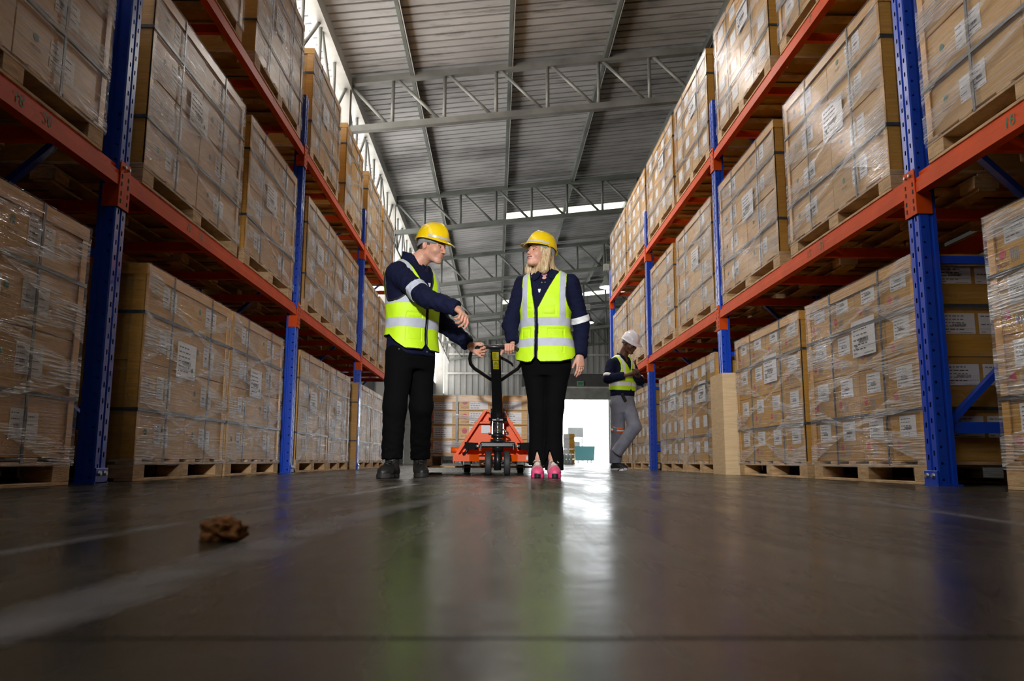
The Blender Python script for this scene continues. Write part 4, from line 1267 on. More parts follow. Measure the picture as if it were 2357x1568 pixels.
def split_build(names, v, f, cls, mats, parent, labels=None):
    """one mesh object per class of face"""
    out = {}
    for k, nm in enumerate(names):
        m = cls == k
        if not m.any(): continue
        par = parent if k == 0 or out.get(0) is None else out[0]
        fk = f[m]
        # each separate strip of tape or binding is a piece of its own
        lab = np.arange(len(v))
        if k > 0:
            while True:
                mn = lab[fk].min(1); new = lab.copy(); np.minimum.at(new, fk.ravel(), np.repeat(mn, 4)); new = new[new]
                if (new == lab).all(): break
                lab = new
            fl = lab[fk[:,0]]
            ids, cn = np.unique(fl, return_counts=True); bigs = ids[cn >= 60] if (cn >= 60).any() else ids[cn.argmax():cn.argmax()+1]
            main = ids[cn.argmax()]; fl = np.where(np.isin(fl, bigs), fl, main)
        else:
            fl = np.zeros(len(fk), int); bigs = [0]
        for b_ in bigs:
            ff = fk[fl == b_]; used, inv = np.unique(ff, return_inverse=True)
            me = npmesh(nm, [(v[used], inv.reshape(ff.shape), 0)], [mats[k]])
            o = bpy.data.objects.new(nm, me); COL.objects.link(o)
            o.parent = par
            if k not in out: out[k] = o
    return out

def skin(name, col, sss=.12):
    m, nt, b = newmat(name); L = nt.links
    tc = N(nt, 'ShaderNodeTexCoord'); n = N(nt, 'ShaderNodeTexNoise', Scale=14.0, Detail=4.0); L.new(tc.outputs['Object'], n.inputs['Vector'])
    lo = (col[0]*.93, col[1]*.84, col[2]*.82); hi = tuple(min(1,c*1.06) for c in col)
    r = ramp(nt, [(.35, lo),(.65, hi)]); L.new(n.outputs['Fac'], r.inputs[0]); L.new(r.outputs[0], b.inputs['Base Color'])
    b.inputs['Roughness'].default_value = .48
    b.inputs['Subsurface Weight'].default_value = sss; b.inputs['Subsurface Radius'].default_value = (.012,.005,.003); b.inputs['Subsurface Scale'].default_value = 1
    return m
M['skin1'] = skin('skin_light', (.66,.36,.26)); M['skin2'] = skin('skin_fair', (.70,.39,.29)); M['skin3'] = skin('skin_dark', (.105,.046,.027), .05)
M['lip1'] = plain('lips', (.58,.24,.19), .45); M['lip3'] = plain('lips_dark', (.12,.045,.035), .4)
M['lip2'] = plain('lips_rose', (.60,.22,.19), .35)
M['hairm'] = plain('short_brown_hair', (.10,.065,.045), .7, noise=.4, nscale=90)
M['brow'] = plain('eyebrow_hair', (.085,.05,.03), .7); M['browf'] = plain('fair_eyebrow_hair', (.17,.095,.05), .7)
M['hairk'] = plain('black_hair', (.012,.010,.009), .8)
M['stub'] = skin('stubble_skin', (.61,.345,.255))
def hair_blond():
    m, nt, b = newmat('blond_hair'); L = nt.links
    tc = N(nt, 'ShaderNodeTexCoord'); mp = N(nt, 'ShaderNodeMapping'); mp.inputs['Scale'].default_value = (60,60,5); L.new(tc.outputs['Object'], mp.inputs['Vector'])
    n = N(nt, 'ShaderNodeTexNoise', Scale=2.0, Detail=4.0, Distortion=.5); L.new(mp.outputs[0], n.inputs['Vector'])
    r = ramp(nt, [(.3,(.26,.16,.075)),(.5,(.55,.40,.22)),(.7,(.78,.64,.42))]); L.new(n.outputs['Fac'], r.inputs[0]); L.new(r.outputs[0], b.inputs['Base Color'])
    bp = N(nt, 'ShaderNodeBump', Strength=.7, Distance=.006); L.new(n.outputs['Fac'], bp.inputs['Height']); L.new(bp.outputs[0], b.inputs['Normal'])
    b.inputs['Roughness'].default_value = .42
    return m
M['blond'] = hair_blond()
M['eyew'] = plain('eye_white', (.42,.36,.33), .25); M['iris'] = plain('iris_dark', (.035,.03,.028), .2); M['teeth'] = plain('teeth', (.85,.82,.76), .25)
M['mouth'] = plain('mouth_inside', (.10,.02,.02), .5)
M['navy'] = plain('navy_cloth', (.0045,.0065,.030), .85, noise=.2, nscale=20, bump=.25, bscale=40, spec=.2)
M['blackcloth'] = plain('black_cloth', (.0022,.0022,.003), .9, bump=.2, bscale=30, spec=.12)
M['greycloth'] = plain('grey_work_trousers', (.22,.235,.30), .8, noise=.12, nscale=12, bump=.3, bscale=30)
M['hivis'] = plain('hi_vis_yellow', (.60,.95,.015), .6, noise=.05, nscale=6, bump=.25, bscale=14, emit=(.45,.85,.0), estr=0.0)
M['reflect'] = plain('silver_reflective_tape', (.50,.54,.64), .6, metal=.0, noise=.08, nscale=10, bump=.3, bscale=25)
M['reflectw'] = plain('white_reflective_tape', (.82,.84,.88), .4, bump=.2, bscale=25)
M['trim'] = plain('black_binding', (.008,.008,.009), .6)
M['zip'] = plain('black_zip', (.012,.012,.012), .35)
M['pinkshirt'] = plain('pink_shirt', (.62,.25,.45), .8)
M['hat'] = plain('yellow_helmet', (.86,.60,.002), .28, coat=.4, noise=.03)
M['hatw'] = plain('white_helmet', (.70,.69,.76), .3, coat=.3)
M['hatband'] = plain('grey_helmet_harness', (.26,.27,.29), .6)
M['strapc'] = plain('clear_helmet_strap', (.52,.50,.42), .35)
M['boot'] = plain('black_boot_leather', (.012,.012,.012), .5, bump=.4, bscale=35)
M['sole'] = plain('black_rubber_sole', (.016,.016,.016), .7)
M['pinkshoe'] = plain('pink_shoe', (.80,.11,.24), .6, noise=.15, nscale=30)
M['pinkpale'] = plain('pale_pink_mesh', (.72,.42,.48), .7, noise=.2, nscale=60)
M['solepink'] = plain('bright_pink_sole', (.90,.06,.25), .5)
M['lace'] = plain('cream_lace', (.75,.72,.62), .7)
M['whitesole'] = plain('white_sole', (.6,.6,.66), .5)
M['orangetape'] = plain('orange_tape', (.95,.16,.03), .4)
M['gold'] = plain('gold_ring', (.8,.5,.12), .2, metal=1)
M['phone'] = plain('phone_black', (.01,.01,.012), .2)

def head_fn(c, R, k=1.0, jaw=1.0, smile=0, nose=0.0):
    nose = .006 if smile else .001
    """distance function of a head: local front is -y, up is +z, c = middle of the skull"""
    def fn(P):
        q = (P - c)@R / k
        ax = np.abs(q[:,0]); qa = q.copy(); qa[:,0] = ax
        d = ell(q, (0,.014,.030), (.076,.094,.090))
        d = smin(d, ell(q, (0,-.022,-.035), (.061*jaw,.066,.072)), .03)
        d = smin(d, cone(qa, (.047*jaw,.008,-.055), (.016,-.066,-.093), .020, .018), .025)      # jaw line
        d = smin(d, ell(q, (0,-.077,-.096), (.021,.017,.016)), .022)                   # chin
        d = smin(d, ell(qa, (.040,-.058,-.022), (.024,.023,.023)), .036)               # cheek bone
        d = smin(d, cone(qa, (.010,-.086,.024), (.040,-.071,.022), .009, .007), .020)   # brow ridge
        d = smax(d, -ell(qa, (.031,-.099,.004), (.017,.016,.012)), .014)               # eye sockets
        d = smin(d, ell(qa, (.031,-.0755,.003), (.0135,.0115,.0105)), .004)            # lids
        d = smin(d, cone(q, (0,-.086,.016), (0,-.1125+nose,-.026), .0065, .0102), .012)       # nose
        d = smin(d, ell(qa, (.0105,-.099,-.030), (.0085,.011,.0075)), .007)
        d = smin(d, ell(q, (0,-.080,-.058), (.030,.018,.022)), .014)                   # mouth mound
        w = .023 if not smile else .027
        up = .003*0
        lift = (ax/.025)**2*(.007 if smile else .0005)
        ql = q.copy(); ql[:,2] -= lift
        d = smin(d, ell(ql, (0,-.0935,-.0530+up), (w,.0072,.0046)), .005)
        d = smin(d, ell(ql, (0,-.0930,-.0635-(.006 if smile else 0)), (w*.85,.0074,.0052)), .005)
        if smile: d = smax(d, -ell(ql, (0,-.100,-.0600), (.0265,.016,.0066)), .003)
        d = smax(d, -ell(ql, (0,-.108,-.0585), (w,.008,.0012)), .002)
        # ears
        e = ell(qa, (.079,.014,-.004), (.0095,.018,.030)); e = smax(e, -ell(qa, (.091,.010,.002), (.0095,.011,.019)), .003)
        d = smin(d, e, .006)
        return d*k*.92
    return fn
def head_cls(c, R, k, hairline, stub=False, smile=0):
    """face classes: 0 skin 1 lips 2 brows 3 hair 4 stubble"""
    def cl(X):
        q = (X - c)@R / k; x = np.abs(q[:,0]); y = q[:,1]; z = q[:,2]
        o = np.zeros(len(X), int)
        if stub: o[(y > -.105) & (z < -.045+.4*np.maximum(0,-(y+.03))) & (y < .02) & (z > -.13) & (x < .07)] = 4
        lift = (x/.025)**2*(.007 if smile else .0005)
        zl = z - lift
        lo = -.073 if smile else -.069
        o[(y < -.066) & ((x/(.0320 if smile else .0225))**2 + ((zl+(.0608 if smile else .0585))/(.0130 if smile else .0088))**2 < 1)] = 1
        if smile: o[(y < -.066) & ((x/.0275)**2 + ((zl+.0603)/.0074)**2 < 1)] = 5
        br = (y < -.060) & (x > .013) & (x < .050) & (np.abs(z - (.0265 - np.maximum(0, x-.036)*.5)) < .0042*(1.2-x*12*.6))
        o[br] = 2
        le = ((x-.0305)/.0150)**2 + ((z-.0028)/.0082)**2; o[(y < -.066) & (le > .55) & (le < 1.25) & (z > .0045)] = 2
        o[(z > hairline - .0) & (y > -.045)] = 3
        o[(y > .038) & (z > -.035)] = 3
        o[(np.abs(y+.010-.0) < .012) & (z > -.0) & (x > .06)] = 3
        ear = (x > .0765) & (np.abs(y-.014) < .020) & (np.abs(z+.004) < .032); o[ear] = 0
        return o
    return cl

def hand_prims(wr, D, Nn, side, curls=(.3,.5,.4), spread=.08, k=1.0, thumb=(.5,.5,.3), fcurl=None, thumb_curl=.3):
    """wrist, finger direction D, palm normal Nn; side +1 = thumb on D x N side.  returns capsules"""
    D = V3(*D); D /= np.linalg.norm(D); Nn = V3(*Nn); Nn = Nn - D*(Nn@D); Nn /= np.linalg.norm(Nn)
    S = np.cross(D, Nn)*side; wr = V3(*wr)
    out = []
    sc = k
    offs = [.030, .010, -.010, -.028]; pl = [.088, .092, .087, .078]; fl = [.92, 1.02, .95, .76]
    for i in range(4):
        kn = wr + D*pl[i]*sc + S*offs[i]*sc - Nn*(.002 if i in (1,2) else 0)
        out.append((wr + S*offs[i]*.55*sc + D*.008, kn, .0155*sc, .0125*sc, 'p'))
        ang = (i-1.3)*-spread
        d0 = D*math.cos(ang) + S*math.sin(ang)
        cu = fcurl[i] if fcurl else curls
        a = 0; p = kn
        for j, (l, r0, r1) in enumerate(((.044,.0102,.0090),(.027,.0090,.0080),(.022,.0080,.0066))):
            a += cu[j]
            dd = d0*math.cos(a) + Nn*math.sin(a)
            q = p + dd*l*fl[i]*sc
            out.append((p, q, r0*sc, r1*sc, 'f%d' % i)); p = q
    tb = wr + S*.022*sc + D*.018*sc + Nn*.006*sc
    td = D*thumb[0] + S*thumb[1] + Nn*thumb[2]; td /= np.linalg.norm(td)
    t1 = tb + td*.042*sc; out.append((tb, t1, .0155*sc, .0118*sc, 't'))
    td2 = td + (D*.8 - S*.5 + Nn*.35)*thumb_curl; td2 /= np.linalg.norm(td2)
    t2 = t1 + td2*.032*sc; out.append((t1, t2, .0115*sc, .0100*sc, 't'))
    td3 = td2 + (D*.4 - S*.4 + Nn*.5)*thumb_curl; td3 /= np.linalg.norm(td3)
    out.append((t2, t2 + td3*.024*sc, .0100*sc, .0078*sc, 't'))
    return out
def hand_fn(pr, fore, k=1.0):
    groups = {}
    for p in pr: groups.setdefault(p[4], []).append(p)
    def fn(P):
        d = cone(P, fore[0], fore[1], .027*k, .024*k)
        for p in groups['p']: d = smin(d, cone(P, p[0], p[1], p[2], p[3]), .012)
        for g, ps in groups.items():
            if g == 'p': continue
            e = None
            for p in ps:
                c_ = cone(P, p[0], p[1], p[2], p[3]); e = c_ if e is None else smin(e, c_, .004)
            d = smin(d, e, .0035 if g != 't' else .008)
        return d*.95
    return fn
def bbox(pts, m):
    a = np.array(pts); return a.min(0)-m, a.max(0)+m

def helmet(parent, c, R, k, mat, name='hard_hat', strap=True, hb=1.0):
    c = np.asarray(c, float)
    nt_, nr = 56, 16
    def pt(th, t, off=0.0):
        s = max(math.cos(t*PI/2), 0)**.80; zz = math.sin(t*PI/2)
        ct, st = math.cos(th), math.sin(th)
        ry = .124 if ct > 0 else .128
        x = (.106+off)*s*st; y = -(ry+off)*s*ct + .010; z = .028 + (.122+off)*zz
        # centre ridge
        rd = .007*math.exp(-(x/.018)**4)*min(1, t*3)*(1 if off == 0 else 0)
        dn = V3(x, y, z-.03); dn /= np.linalg.norm(dn)+1e-9
        p = V3(x, y, z) + dn*rd
        # rim dips at the back
        p[2] -= .020*max(0,-ct)**1.5*(1-t)**2
        return p
    def rim(th, e, dz):
        ct, st = math.cos(th), math.sin(th)
        p = pt(th, 0); d = V3(st*1.0, -ct, 0); d /= np.linalg.norm(d)
        ext = e*(.010 + .046*max(0, ct)**1.6)
        return p + d*ext + V3(0,0,-dz*(.004 + .016*max(0,ct)**1.5))
    rings = [[rim(2*PI*i/nt_, 1, 1) for i in range(nt_)], [rim(2*PI*i/nt_, .45, .4) for i in range(nt_)]]
    for j in range(nr): rings.append([pt(2*PI*i/nt_, j/(nr-.35)) for i in range(nt_)])
    inner = [[rim(2*PI*i/nt_, 1, 1) + V3(0,0,-.003) for i in range(nt_)], [rim(2*PI*i/nt_, .4, .4) + V3(0,0,-.004) for i in range(nt_)]]
    for j in range(nr): inner.append([pt(2*PI*i/nt_, j/(nr-.35), -.005) for i in range(nt_)])
    vs, fs = [], []
    for rr_ in rings + inner[::-1]:
        vs += rr_
    m = len(rings)+len(inner)
    for j in range(m-1):
        if j == len(rings)-1: continue
        for i in range(nt_): fs.append((j*nt_+i, j*nt_+(i+1)%nt_, (j+1)*nt_+(i+1)%nt_, (j+1)*nt_+i))
    fs2 = [(i, (i+1)%nt_, (m-1)*nt_+(i+1)%nt_, (m-1)*nt_+i) for i in range(nt_)]
    top = (len(rings)-1)*nt_; it = len(rings)*nt_
    mb = MB()
    W = [tuple(c + R@(v*k)) for v in vs]
    mb.add(W, fs + fs2 + [tuple(range(top, top+nt_)), tuple(range(it+nt_-1, it-1, -1))], mat, True)
    hat = mb.build(name, parent)
    # harness band under the shell, lower at the nape
    mb = MB(); vs = []
    for i in range(48):
        th = 2*PI*i/48; ct, st = math.cos(th), math.sin(th)
        lowz = -.006 - .050*max(0,-ct)**1.0 + (hb-1)*.30*max(0,ct)
        for zz, o in ((.035,0),(lowz,0),(lowz,-.003),(.035,-.003)):
            vs.append(tuple(c + R@(V3((.086+o)*st*hb, -(.102+o)*ct*hb+.014, zz)*k)))
    mb.add(vs, [(4*i+a, 4*((i+1)%48)+a, 4*((i+1)%48)+(a+1)%4, 4*i+(a+1)%4) for i in range(48) for a in range(4)], M['hatband'], True)
    mb.build('headband', hat)
    if strap:
        mb = MB(); vs = []; n = 14
        for i in range(n):
            th = -1.35 + 2.7*i/(n-1)
            p = pt(th, .03); d = V3(math.sin(th), -math.cos(th), 0); p = p + d*.005
            for zz in (-.004,.014): vs.append(tuple(c + R@((p+V3(0,0,zz+.004))*k)))
        mb.add(vs, [(2*i,2*i+2,2*i+3,2*i+1) for i in range(n-1)], M['strapc'], True)
        for th in (-1.4, 1.4):
            p = pt(th, .0); d = V3(math.sin(th), -math.cos(th), 0)
            q = c + R@((p+d*.004)*k); mb.tube([tuple(q + R@V3(0,-.012,-.004)), tuple(q + R@V3(0,.014,-.006))], .006, mat, n=8)
        mb.build('chin_strap', hat)
    return hat
def eyes(parent, c, R, k, look=0.0, half=False):
    for s in (-1, 1):
        mb = MB()
        bm = bmesh.new(); bmesh.ops.create_uvsphere(bm, u_segments=16, v_segments=10, radius=1)
        vs = [tuple(c + R@(V3(s*.0305 + v.co.x*.0112, -.0775 + v.co.y*.0112, .0035 + v.co.z*(.0075 if not half else .0048))*k)) for v in bm.verts]
        fs = [tuple(v.index for v in f.verts) for f in bm.faces]; bm.free()
        mb.add(vs, fs, M['eyew'], True)
        n = 12; o = V3(s*.0290 + look*.006, -.0889, .0024)
        mb.add([tuple(c + R@((o + V3(.0062*math.cos(2*PI*i/n), 0, .0040*math.sin(2*PI*i/n)))*k)) for i in range(n)], [tuple(range(n))], M['iris'])
        mb.build('eye', parent)

def sect_fn(tab, o, yaw, zlo, zhi, soft=.015):
    """torso-like solid: table rows (z, half width, half depth, y offset, x offset) in a frame at o turned by yaw"""
    T = np.array(tab, float); R = rotm(yaw)
    def fn(P, off=0.0):
        q = (P - o)@R
        z = q[:,2]
        a = np.interp(z, T[:,0], T[:,1]) + off; b = np.interp(z, T[:,0], T[:,2]) + off
        y0 = np.interp(z, T[:,0], T[:,3]); x0 = np.interp(z, T[:,0], T[:,4]) if T.shape[1] > 4 else 0
        X = q[:,0]-x0; Y = q[:,1]-y0
        # slightly squared ellipse
        u = np.abs(X)/a; v = np.abs(Y)/b
        k0 = (u**2.3 + v**2.3)**(1/2.3) + 1e-9
        k1 = np.sqrt((X/(a*a))**2 + (Y/(b*b))**2) + 1e-9
        d = k0*(k0-1)/np.maximum(k1*1.0, 1e-6)
        d = np.clip(d, -.2, 2)
        d = smax(d, zlo - z, soft); d = smax(d, z - zhi - off, soft)
        return d
    return fn, R
def mesh_obj(name, fn, lo, hi, h, mat, parent, rel=1):
    v, f = nets(fn, lo, hi, h); v = relax(v, f, rel)
    o = bpy.data.objects.new(name, npmesh(name, [(v, f, 0)], [mat])); COL.objects.link(o); o.parent = parent
    return o

def make_vest(parent, torso, R, o, spec, h=.0048):
    """hi-vis vest as an offset shell of the jacket torso, cut by neckline, armholes and hem"""
    zV, zneck, wneck, arm_z, arm_w, sh_z = spec['zV'], spec['zneck'], spec['wneck'], spec['arm_z'], spec['arm_w'], spec['sh_z']
    hemf = spec['hem']; gap = spec.get('gap', .004)
    nx = spec.get('zipx', 0.0)
    def region(q):
        x = q[:,0]; y = q[:,1]; z = q[:,2]; xa = np.abs(x)
        g = hemf(q) - z                                             # below the hem
        front = y < .02
        # V neck
        wv = np.interp(z, [zV, zneck], [0.0, wneck])
        gv = np.where(front & (z > zV-.02), (wv - np.abs(x-nx*np.clip((zneck-z)/.3,0,1)))*.9, -1)
        gb = np.where(~front, .085 - np.sqrt(x*x + (y-.02)**2 + 1e-9) - np.clip((sh_z-z),0,1)*1.2, -1)
        g = np.maximum(g, np.maximum(gv, gb))
        # armholes
        xa = xa - .060*np.clip((y-.01)/.05,0,1)
        e = np.sqrt(((xa - (arm_w+.080))/.080)**2 + ((z-arm_z-.11)/.155)**2)
        ga = np.where(z > arm_z-.06, (1-e)*.075, -1)
        ga2 = np.where(z > arm_z+.10, xa-arm_w-.004, -1)
        g = np.maximum(g, np.maximum(ga, ga2))
        if gap > 0: g = np.maximum(g, np.where(front & (z < zV+.01), gap - np.abs(x-nx), -1))
        return g
    def fn(P):
        q = (P-o)@R
        d = torso(P) - spec.get('off', .016) - spec.get('flare',0)*np.clip(1.15-P[:,2],0,.35) - .003*wob(P, 26, spec.get('seed', 1)) - .004*wob(P, 11, 3)
        d = np.maximum(d, -(d + .013))
        return np.maximum(d, region(q))
    bb = spec['bb']
    v, f = nets(fn, bb[0], bb[1], h); v = relax(v, f, 2, .5)
    q = (v-o)@R
    # crisp tape edges: pull vertices next to an edge onto it
    for za, zb in spec['bands']:
        for z0 in (za, zb):
            m = np.abs(q[:,2]-z0) < h*.52; q[m,2] = z0
    for xa, xb in spec['vbands']:
        for x0 in (xa, xb):
            for s in (-1, 1):
                m = (np.abs(q[:,0]-s*x0) < h*.52) & (q[:,2] > spec['bands'][0][1]); q[m,0] = s*x0
    v = q@R.T + o
    cc = v[f].mean(1); qc = (cc-o)@R
    cls = np.zeros(len(f), int)
    x, y, z = qc.T
    for za, zb in spec['bands']: cls[(z > za) & (z < zb)] = 1
    for xa, xb in spec['vbands']: cls[(np.abs(x) > xa) & (np.abs(x) < xb) & (z > spec['bands'][0][1])] = 1
    rg = region(qc)
    cls[rg > -.0075] = 2
    front = y < .02
    cls[front & (np.abs(x-nx) < gap+.010) & (z < zV+.015)] = 3
    # pockets: thin seams
    for (x0, x1, z0, z1) in spec.get('pockets', []):
        ed = front & (x > x0-.003) & (x < x1+.003) & (z > z0-.003) & (z < z1+.003) & ~((x > x0+.004) & (x < x1-.004) & (z > z0+.004) & (z < z1-.004)) & (cls == 0)
        v_id = np.unique(f[ed]); 
        nrm = (v[v_id]-o)@R; nrm[:,2] = 0; nrm /= np.linalg.norm(nrm,axis=1)[:,None]+1e-9
        v[v_id] -= (nrm*.0030)@R.T
    v = smooth_borders(v, f, cls, 4)
    return split_build(['safety_vest','reflective_band','edge_binding','zip'], v, f, cls, [M['hivis'], M['reflect'] if not spec.get('white') else M['reflectw'], M['trim'] if not spec.get('white') else M['hivis'], M['zip'] if not spec.get('white') else M['hivis']], parent)

def sleeve_band(parent, a, b, ra, rb, f0, f1, mat, name='sleeve_band', e=.004):
    a = V3(*a); b = V3(*b)
    p = a+(b-a)*f0; q = a+(b-a)*f1
    r0 = ra+(rb-ra)*f0+e; r1 = ra+(rb-ra)*f1+e
    mb = MB(); n = 40; ax = (b-a)/np.linalg.norm(b-a)
    mb.lathe([(r0-.012,0),(r0,0),(r1,float(np.linalg.norm(q-p))),(r1-.012,float(np.linalg.norm(q-p)))], tuple(p), tuple(ax), mat, n)
    return mb.build(name, parent)

def cloth_band(parent, jfn, a, b, f0, f1, r, mat, name='sleeve_band', e=.0065):
    a = V3(*a); b = V3(*b); L_ = np.linalg.norm(b-a); d = (b-a)/L_
    def fn(P):
        t = (P-a)@d
        return np.maximum(np.maximum(jfn(P)-e, np.maximum(f0*L_-t, t-f1*L_)), cone(P, a, b, r, r))
    p0, p1 = a+d*f0*L_, a+d*f1*L_
    lo, hi = bbox([p0, p1], r+.02)
    return mesh_obj(name, fn, lo, hi, .005, mat, parent, 1)
def shoe(parent, name, ankle, toe, w, hgt, mats, boot=False, h=.0038, laces=True, lift=0.0, heel=None):
    """ankle: point over the heel; toe: toe tip on the ground; mats upper, sole, toe cap, lace"""
    A = V3(*ankle); T = V3(*toe)
    d = T-A; d[2] = 0; Lf = np.linalg.norm(d); d /= Lf; s = np.cross(V3(0,0,1), d)
    R = np.stack([s, -d, V3(0,0,1)], 1)       # local: x side, -y toward toe
    g = V3(A[0], A[1], lift)                   # ground point under ankle
    Rp = R
    if heel is not None:                       # pitched foot: rotate about toe
        Rp = R@np.array(Matrix.Rotation(heel, 3, 'X'))
        g = T + Rp@V3(0, Lf-.0, 0); g = V3(*g)
    ht = hgt
    def up(P):
        q = (P-g)@Rp
        e = cone(q, (0,.03,.045), (0,-.03,.055), .038, .036)
        e = smin(e, ell(q, (0,-Lf+.075,.036), (w,.078,.034 if not boot else .042)), .03)
        e = smin(e, ell(q, (0,-Lf*.42,.055), (w*.82,.085,.036)), .03)
        e = smin(e, ell(q, (0,.04,.045), (w*.80,.045,.045)), .025)
        if boot: e = smin(e, cone(q, (0,.0,.06), (0,.012,ht), .046, .052), .025)
        else: e = smin(e, cone(q, (0,.004,.06), (0,.008,ht), .036, .036), .02)
        e = e - .0015*wob(q, 70, 2)
        e = np.maximum(e, .020-q[:,2]); e = np.maximum(e, q[:,2]-ht)
        return e
    def so(P):
        q = (P-g)@Rp
        y = q[:,1]
        ww = np.interp(y, [-Lf-.002, -Lf+.03, -Lf+.09, -.04, .03, .085], [w*.45, w*.92, w*1.06, w*.78, w*.86, w*.6])
        e = np.abs(q[:,0]) - ww
        e = smax(e, -y - Lf - .004, .03); e = smax(e, y-.085, .03)
        zt = .026 + .010*np.clip((-y-Lf+.06)/.06, 0, 1)
        e = smax(e, q[:,2]-zt, .006); e = smax(e, -q[:,2], .004)
        return e
    cen = (A+T)/2; lo = np.minimum(g, T)-.12; hi = np.maximum(g, T)+.12; lo[2] = min(g[2], T[2])-.02 if heel is None else -.02; hi[2] = max(g[2],0)+ht+.04
    v, f = nets(up, lo, hi, h); v = relax(v, f, 1)
    q = (v[f].mean(1)-g)@Rp
    cls = np.zeros(len(f), int)
    if not boot:
        cls[(q[:,1] < -Lf+.055) | (q[:,2] < .032)] = 1
    root = None
    me = npmesh(name, [(v, f, cls)], [mats[0], mats[2]])
    root = bpy.data.objects.new(name, me); COL.objects.link(root); root.parent = parent
    v, f = nets(so, lo, hi, h); v = relax(v, f, 1)
    q = (v[f].mean(1)-g)@Rp; cls = np.zeros(len(f), int)
    if len(mats) > 4: cls[(np.abs(q[:,0]) < w*.5) & (q[:,1] < -Lf+.05)] = 1
    me = npmesh('sole', [(v, f, cls)], [mats[1], mats[4] if len(mats) > 4 else mats[1]])
    o = bpy.data.objects.new('sole', me); COL.objects.link(o); o.parent = root
    if laces:
        mb = MB(); n = 5 if not boot else 7
        def W(x, y, z): return tuple(g + Rp@V3(x,y,z))
        for i in range(n):
            fr = i/(n-1)
            if boot:
                y = -Lf*.55 + fr*(Lf*.55-.045) if fr < .5 else -.047; z = .085 + fr*(ht-.12)
                y = np.interp(fr, [0,.35,1], [-Lf*.52,-.055,-.047]); z = np.interp(fr, [0,.35,1], [.088,.112,ht-.03])
            else:
                y = np.interp(fr, [0,1], [-Lf*.66,-.040]); z = np.interp(fr, [0,1], [.074,.105])
            x = .022
            nx_ = 1 if i % 2 else -1
            mb.tube([W(-x*nx_, y, z), W(0, y-.006, z+.007), W(x*nx_, y+.012, z+.010)], .0030, mats[3], n=6)
            mb.tube([W(-x*nx_, y, z), W(-x*nx_*.2, y-.004, z+.009), W(x*nx_, y-.001, z+.001)], .0030, mats[3], n=6)
        z = ht-.01 if boot else .112
        for s_ in (-1, 1):
            mb.tube([W(0,-.052,z), W(s_*.02,-.066,z+.006), W(s_*.034,-.070,z-.008), W(s_*.012,-.060,z-.004)], .0028, mats[3], n=6)
            mb.tube([W(0,-.052,z), W(s_*.014,-.072,z-.018), W(s_*.022,-.078,z-.034)], .0026, mats[3], n=6)
        mb.build('lace', root)
    return root
def person_root(loc, label):
    return loc, label
def build_person(label, headC, headR, hk, body_parts, mats, hair, smile=0, stub=False, look=0, neck=None, hands=(), arms=(), core=(), half=False, hh=.0021):
    hf = head_fn(headC, headR, hk, smile=smile)
    nk = neck
    def fn(P):
        d = hf(P)
        for (a, b, r0, r1) in nk: d = smin(d, cone(P, a, b, r0, r1), .022)
        return d
    lo, hi = bbox([headC + headR@V3(x,y,z)*hk for x in (-.1,.1) for y in (-.14,.12) for z in (-.13,.14)] + [n[1] for n in nk], .03)
    v, f = nets(fn, lo, hi, hh)
    v = relax(v, f, 1, .4)
    cls = head_cls(headC, headR, hk, hair, stub, smile)(v[f].mean(1)); v = smooth_borders(v, f, cls, 5)
    parts = [(v, f, cls)]
    for (pr, fore, k) in hands:
        fnh = hand_fn(pr, fore, k)
        lo, hi = bbox([p[0] for p in pr]+[p[1] for p in pr]+[fore[0], fore[1]], .035)
        v, f = nets(fnh, lo, hi, .0026); parts.append((v, f, 0))
    # the body inside the clothes, one smooth volume that runs into neck and wrists
    def bf(P):
        d = None
        for (a, b, r0, r1) in core:
            e = cone(P, a, b, r0, r1); d = e if d is None else smin(d, e, .04)
        return d
    lo, hi = bbox([c[0] for c in core]+[c[1] for c in core], .14)
    v, f = nets(bf, lo, hi, .011); parts.append((v, f, 0))
    me = npmesh('person', parts, mats)
    o = bpy.data.objects.new('person', me); COL.objects.link(o); tag(o, label, 'person')
    eyes(o, headC, headR, hk, look, half)
    if smile:
        mb = MB(); vs = []
        for i in range(9):
            x = -.0235 + .047*i/8; lift = (abs(x)/.025)**2*.007; y = -.0925 + abs(x)**2*14
            for z in (-.0545+lift*.8, -.0615+lift): vs.append(tuple(headC + headR@(V3(x,y,z)*hk)))
        mb.add(vs, [(2*i,2*i+2,2*i+3,2*i+1) for i in range(8)], M['teeth'], True); mb.build('teeth', o)
    return o
# ------------------------------------------------------------------ the man on the left
def lerp(a, b, t): return V3(*a)*(1-t) + V3(*b)*t
